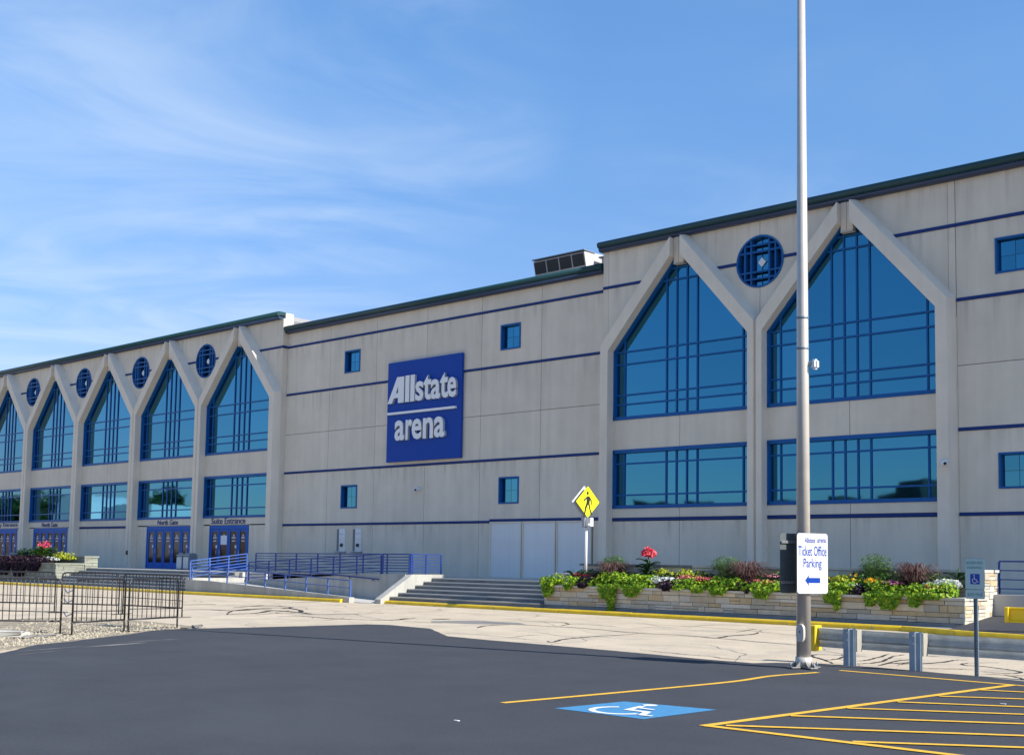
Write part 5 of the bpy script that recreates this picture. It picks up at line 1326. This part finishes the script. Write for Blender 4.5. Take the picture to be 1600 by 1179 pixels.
# handicap sign
hs = wthing('handicap_parking_sign', 'pale green reserved parking sign with blue wheelchair square on a steel post', 'sign')
bm = bmesh.new(); hx, hy = -6.54, 17.81
for dx_ in (-.033, 0, .033):
    pass
obox(bm, (hx - .026, hy, 0), (hx - .026, hy, 1.74), .006, .03, up=Vector((0, 1, 0))); obox(bm, (hx + .026, hy, 0), (hx + .026, hy, 1.74), .006, .03, up=Vector((0, 1, 0)))
box(bm, hx - .022, hx + .022, hy + .012, hy + .016, 0, 1.74)
ps = obj('u_channel_post', bm, m_galvd, hs)
bm = bmesh.new()
for k in range(44):
    z = .06 + k * .038; vv = [bm.verts.new((hx + .004 + a, hy + .011, z + b)) for a, b in ((-.006, -.008), (.006, -.008), (.006, .008), (-.006, .008))]; bm.faces.new(vv)
obj('bolt_holes', bm, m_whitep, ps)
c_, ux, uz, n_ = sign_frame((hx, hy - .025, 1.535), (-.14, -.99, 0))
plate('sign_face', c_, ux, uz, n_, .305, .457, .035, .003, m_hsign, hs)
plate('sign_border', c_ - n_ * .0015, ux, uz, n_, .312, .464, .037, .003, m_hgreen, hs)
def T2(body, x, z, w, h): text_obj('lettering', body, c_ + ux * x + uz * z + n_ * .0004, ux, uz, w, h, m_hgreen, hs, depth=.001, offset=.006)
T2('RESERVED', -.128, .145, .256, .042); T2('PARKING', -.115, .075, .23, .04)
poly_on('blue_square', c_, ux, uz, n_, [(-.072, -.155), (.078, -.155), (.078, .0), (-.072, .0)], .0012, m_hblue, hs)
bm = bmesh.new()
def stroke(pts, w, lift=.002):
    P = [Vector((a, b)) for a, b in pts]; L = []
    for i, p in enumerate(P):
        d = P[min(i + 1, len(P) - 1)] - P[max(i - 1, 0)]; s = Vector((-d.y, d.x)).normalized() * w / 2
        L.append((bm.verts.new(c_ + ux * (p.x + s.x) + uz * (p.y + s.y) + n_ * lift), bm.verts.new(c_ + ux * (p.x - s.x) + uz * (p.y - s.y) + n_ * lift)))
    for a, b in zip(L, L[1:]): bm.faces.new((a[0], a[1], b[1], b[0]))
stroke([(-.002 + .036 * math.cos(R(a)), -.10 + .036 * math.sin(R(a))) for a in range(120, 345, 15)], .010)
stroke([(-.008, -.045), (0, -.085)], .012, .0022); stroke([(0, -.085), (.03, -.085), (.045, -.125), (.055, -.122)], .010, .0026)
bm.faces.new([bm.verts.new(c_ + ux * (-.01 + .011 * math.cos(a * .785)) + uz * (-.025 + .011 * math.sin(a * .785)) + n_ * .002) for a in range(8)])
obj('wheelchair_symbol', bm, m_hcwhite, hs)
c0s = c_
c_ = c0s - uz * .305
plate('fine_plate', c_, ux, uz, n_, .30, .13, .02, .003, m_hsign, hs); plate('plate_border', c_ - n_ * .0015, ux, uz, n_, .307, .137, .022, .003, m_hgreen, hs)
T2('$250 FINE', -.12, -.035, .24, .055)
c_ = c0s

# pedestrian sign
pd = wthing('pedestrian_crossing_sign', 'yellow diamond sign with walking person on a white post in the flower bed', 'sign')
ex, ey = -23.9, 30.42
bm = bmesh.new(); tube(bm, [(ex, ey, .85), (ex, ey, 3.4)], .048, 12); obj('white_post', bm, m_white, pd)
bm = bmesh.new(); tube(bm, [(ex, ey, .9), (ex, ey, 1.13), (ex, ey, 1.24)], [.24, .22, .08], 4); obj('post_base', bm, m_white, pd)
c_, ux, uz, n_ = sign_frame((ex, ey - .0, 3.63), (.985, -.17, 0)); c_ = c_ + n_ * .07
hd = .54
poly_on('rear_diamond', c_ - n_ * .16 - ux * .02, ux, uz, n_, [(0, -hd), (hd, 0), (0, hd), (-hd, 0)], 0, m_signw, pd)
bm = bmesh.new()
def dia(s, l0, l1, m, nm):
    bm = bmesh.new(); pts = []
    for k, (a, b) in enumerate(((0, -s), (s, 0), (0, s), (-s, 0))):
        ta = Vector((a, b)); t1 = Vector((-b, a)) * .07; pts += [ta * .93 - t1, ta * .985, ta * .93 + t1]
    A = [bm.verts.new(c_ + ux * p.x + uz * p.y + n_ * l1) for p in pts]; B = [bm.verts.new(c_ + ux * p.x + uz * p.y + n_ * l0) for p in pts]
    bm.faces.new(A); bm.faces.new(B[::-1]); n = len(A)
    for k in range(n): bm.faces.new((A[k], B[k], B[(k + 1) % n], A[(k + 1) % n]))
    bmesh.ops.recalc_face_normals(bm, faces=bm.faces[:]); return obj(nm, bm, m, pd)
dia(hd, -.006, -.001, m_blk, 'sign_edge'); dia(hd * .965, -.0005, .002, m_ped, 'sign_face')
WS = 1.18
wk = [[(-.04, .13), (.055, .14), (.07, .0), (.05, -.06), (-.05, -.06), (-.05, 0)], [(-.05, -.05), (.03, -.05), (-.05, -.22), (-.085, -.37), (-.13, -.36), (-.10, -.18)], [(.0, -.06), (.055, -.05), (.09, -.22), (.15, -.37), (.10, -.39), (.045, -.22)],
      [(-.04, .12), (-.04, .06), (-.13, -.02), (-.17, -.0), (-.10, .07)], [(.05, .13), (.13, .03), (.135, -.10), (.10, -.10), (.09, .01), (.05, .05)]]
for i, p in enumerate(wk): poly_on('walking_person', c_, ux, uz, n_, [(a * WS * 1.1, b * WS + .03) for a, b in p], .004 + .0006 * i, m_blk, pd)
poly_on('walking_person', c_, ux, uz, n_, [(-.015 + .055 * math.cos(a * .5236), .29 + .06 * math.sin(a * .5236)) for a in range(12)], .004, m_blk, pd)
bxo('beacon_box', ex - .06, ex + .06, ey - .16, ey - .05, 2.78, 3.10, m_hvacg, pd); bxo('beacon_cover', ex + .07, ex + .26, ey - .10, ey + .05, 2.82, 3.10, m_whitep, pd)
bm = bmesh.new(); bmesh.ops.create_uvsphere(bm, u_segments=8, v_segments=6, radius=.045, matrix=Matrix.Translation((ex + .2, ey - .12, 2.87))); obj('beacon_lens', bm, m_white, pd)
bxo('rear_box', ex - .2, ex - .055, ey - .02, ey + .1, 3.05, 3.3, m_hvacg, pd)

# ================================================================== GUARD RAIL
gr = wthing('guard_rail', 'galvanised W-beam guard rail with steel posts and a yellow end', 'guard rail')
yline = lambda x: 18.06 + (x + 8) * -.03
for k, (a, b) in enumerate(((-9.28, -5.5), (-5.5, -1.7), (-1.7, 2.1))): wbeam(a, b, yline, .43, m_beam, gr, facing=1)
wbeam(-9.28, -5.5, lambda x: yline(x) + .004, .43, m_galv, gr, facing=-1) if False else None
bm = bmesh.new(); box(bm, -9.40, -9.28, 18.02, 18.26, .20, .63); bmesh.ops.bevel(bm, geom=bm.edges[:], offset=.012, segments=1, affect='EDGES'); obj('yellow_end_cap', bm, m_yel, gr)
for x in (-8.53, -7.44, -4.9, -3.0, -1.1, .8):
    bm = bmesh.new(); y0 = 17.68
    box(bm, x - .085, x + .005, y0, y0 + .008, -.1, .62)          # flange face
    box(bm, x - .003, x + .003 + .002, y0 + .009, y0 + .15, -.1, .62)  # web
    box(bm, x - .085, x + .06, y0 + .151, y0 + .159, -.1, .62)
    box(bm, x + .012, x + .085, y0 + .02, y0 + .028, -.1, .615)
    obj('steel_post', bm, m_postst, gr)
    bm = bmesh.new()
    for z in (.44, .56): tube(bm, [(x - .02, y0 - .012, z), (x - .02, y0, z)], .014, 6)
    obj('bolt', bm, m_chrome, gr)
    bm = bmesh.new(); box(bm, x + .0, x + .075, y0 + .165, y0 + .33, .25, .60); obj('spacer_block', bm, m_wood, gr)

# ================================================================== CROWD BARRIERS
def barrier(a, b, lab, h=1.12, m=m_black, worn=False, feet=True):
    A = Vector((a[0], a[1], 0)); B = Vector((b[0], b[1], 0)); d = (B - A); L = d.length; d.normalize(); s = Vector((-d.y, d.x, 0))
    t = wthing('crowd_barrier', lab, 'barrier', 'black steel crowd barriers')
    z0, r = .26, .13
    def pt(u, z): p = A + d * u; return (p.x, p.y, z)
    pts = [pt(.03, z0), pt(.03, h - r)] + [pt(.03 + r - r * math.cos(R(k)), h - r + r * math.sin(R(k))) for k in (30, 60, 90)] + \
          [pt(L - .03 - r + r * math.sin(R(k)), h - r + r * math.cos(R(k))) for k in (0, 30, 60, 90)] + [pt(L - .03, z0)]
    bm = bmesh.new(); tube(bm, pts, .021, 8); obj('top_frame', bm, m_worn if worn else m, t)
    bm = bmesh.new(); tube(bm, [pt(.03, z0), pt(L - .03, z0)], .019, 8); obj('bottom_rail', bm, m_worn if worn else m, t)
    bm = bmesh.new(); tube(bm, [pt(.05, .48), pt(L - .05, .45)], .011, 6); obj('lower_rail', bm, m, t) 
    n = int((L - .1) / .125)
    me0 = None
    for i in range(1, n):
        u = L * i / n
        if me0 is None:
            bm = bmesh.new(); tube(bm, [(0, 0, z0), (0, 0, h - .01)], .0085, 6); o_ = obj('upright', bm, m, t); me0 = o_.data
        else:
            o_ = bpy.data.objects.new('upright', me0); C.objects.link(o_); o_.parent = t
        p = A + d * u; o_.location = (p.x, p.y, 0)
    if feet:
        for u in (.03, L - .03):
            p = A + d * u
            bm = bmesh.new(); tube(bm, [(p.x, p.y, z0 + .1), (p.x, p.y, .03)], .019, 8); obj('foot_stem', bm, m, t)
            bm = bmesh.new(); obox(bm, (p.x - s.x * .3, p.y - s.y * .3, .02), (p.x + s.x * .3, p.y + s.y * .3, .02), .045, .012); obj('foot_bar', bm, m, t)
    return t
barrier((-22.25, 11.68), (-22.68, 13.12), 'crowd barrier nearest the camera, left one of the front pair')
barrier((-22.70, 13.18), (-23.16, 14.7), 'crowd barrier right end of the front row at the asphalt corner')
barrier((-25.1, 9.4), (-22.75, 11.75), 'front row crowd barrier with worn silvery top at the left edge', worn=True)
barrier((-31.1, 15.98), (-29.45, 16.85), 'back row crowd barrier in the middle behind the front pair')
barrier((-29.5, 16.95), (-27.05, 17.3), 'back row crowd barrier at the right behind the corner')
barrier((-33.3, 14.5), (-31.2, 15.9), 'back row crowd barrier left of the middle one')
barrier((-35.6, 13.4), (-33.4, 14.5), 'back row crowd barrier farthest left with pale rounded corner', worn=True)
t = wthing('barrier_chain', 'short steel chain tying the two front barrier ends together', 'chain')
for z in (.92, .72, .45):
    bm = bmesh.new(); tube(bm, [(-22.73, 11.76, z), (-22.5, 11.7, z - .08), (-22.3, 11.72, z - .02)], .014, 5); obj('link', bm, m_chrome, t)
# broken kerb stub and debris at left
bm = bmesh.new(); obox(bm, (-24.2, 8.9, .08), (-21.9, 10.6, .08), .35, .14); bmesh.ops.subdivide_edges(bm, edges=bm.edges[:], cuts=4)
for v in bm.verts: v.co += Vector([random.uniform(-.03, .03) for _ in range(3)])
tag(obj('broken_kerb', bm, m_cap), 'broken pale concrete kerb piece in the gravel at the left edge', 'kerb stone')
for i, (x, y) in enumerate(((-21.6, 10.4), (-21.9, 10.75), (-22.2, 10.5), (-23.0, 15.0), (-22.7, 14.9))):
    bm = bmesh.new(); a = random.uniform(0, 3); L = random.uniform(.25, .5); obox(bm, (x, y, .04), (x + math.cos(a) * L, y + math.sin(a) * L, .05), .09, .03)
    bmesh.ops.subdivide_edges(bm, edges=bm.edges[:], cuts=2)
    for v in bm.verts: v.co += Vector([random.uniform(-.02, .02) for _ in range(3)])
    tag(obj('asphalt_chunk', bm, m_patch), ['flat grey asphalt scrap nearest the asphalt edge at the left', 'flat grey asphalt scrap beside the broken kerb piece', 'flat grey asphalt scrap just in front of the broken kerb piece', 'flat grey asphalt scrap under the right end of the front barriers', 'small grey asphalt scrap where the gravel meets the asphalt corner'][i], 'debris', 'asphalt scraps')
bm = bmesh.new()
for i, (a, b, w) in enumerate((((-18.7, 8.9), (-19.15, 10.3), .05), ((-18.95, 10.2), (-19.3, 11.6), .12), ((-19.6, 11.2), (-19.8, 12.6), .06), ((-18.1, 8.6), (-18.5, 9.6), .04))):
    ribbon(bm, smooth_line([a, b]), w, LZ + .002 + .0004 * i, .5, True)
struct('dust_streaks', bm, m_dust)
# paper bits on asphalt
for i, (x, y, lab) in enumerate(((-8.2, 8.35, 'tiny white litter scrap left of the yellow lines'), (-4.95, 14.2, 'tiny white litter scrap between the hatch lines'))):
    bm = bmesh.new(); box(bm, x, x + .06, y, y + .03, LZ + .002, LZ + .008); tag(obj('litter_scrap', bm, m_white), lab, 'litter')

# ================================================================== FAR SIDE OF THE LOT (seen mirrored in the glass)
fb = wthing('distant_low_building', 'long dark low building mirrored along the bottom of the right windows', 'building')
bxo('wall', -190, -20, -84, -72, -.3, 9.5, m_dark, fb); bxo('roof', -191, -19, -85, -71, 9.5, 10.0, m_hvac, fb)
for a, b, z in ((-64, -60.5, 12.6), (-66.0, -64.02, 11.2), (-74, -72.6, 11.3), (-107, -104.6, 11.6), (-103.5, -100, 10.8), (-97, -95.8, 11.2), (-50, -46, 10.7), (-85, -81, 10.8)):
    bxo('rooftop_box', a, b, -82, -76, 10.01, z, m_dark, fb)
tn = wthing('white_tent', 'white arched tent mirrored in the glass between the gates', 'tent')
bm = bmesh.new(); n = 14; A = []; B = []
for k in range(n + 1):
    a = math.pi * k / n; A.append(bm.verts.new((-150 + 5.0 * math.cos(a), -16, 9.8 * math.sin(a)))); B.append(bm.verts.new((-150 + 5.0 * math.cos(a), -6, 9.8 * math.sin(a))))
for k in range(n): bm.faces.new((A[k], A[k + 1], B[k + 1], B[k]))
bm.faces.new(A[::-1]); bm.faces.new(B); obj('fabric', bm, m_white, tn)
bxo('annex', -144, -132, -16, -8, 0, 8.2, m_white, tn)
def tree(x, y, h, rr, lab, N=2600):
    t = wthing('distant_tree', lab, 'tree', 'trees mirrored in the glass')
    bm = bmesh.new(); tube(bm, [(x, y, -.3), (x + .2, y, h * .35), (x, y + .3, h * .7)], [h * .03, h * .02, h * .008], 7); obj('trunk', bm, m_bark, t)
    L = []
    for _ in range(9):
        a = random.uniform(0, 6.28); q = random.uniform(0, .6); L.append(leafmesh(N // 9, (x + math.cos(a) * rr * q, y + math.sin(a) * rr * q, h * random.uniform(.45, .85)), (rr * .55, rr * .55, h * .2), .55))
    pyobj('crown', *merge(*L), m_tree, t)
for i, (x, y, h, rr) in enumerate(((-170, -34, 13.5, 4.5), (-186, -40, 11, 4.5), (-150, -45, 12.5, 3.2), (-215, -30, 13, 6), (-232, -45, 15, 7), (-250, -30, 14, 7), (-275, -50, 16, 8), (-300, -30, 17, 8), (-330, -40, 17, 9))):
    tree(x, y, h, rr, ['round tree mirrored in the North Gate window', 'lower tree beside it, mirrored in the North Gate window', 'slim tree mirrored in the Suite Entrance window', 'dark tree mirrored left of the white tent', 'tall tree mirrored in the second window from the left', 'broad tree mirrored in the second window from the left', 'tree mirrored in the leftmost window', 'farthest tall tree mirrored in the leftmost window', 'last tree mirrored at the left picture edge'][i])
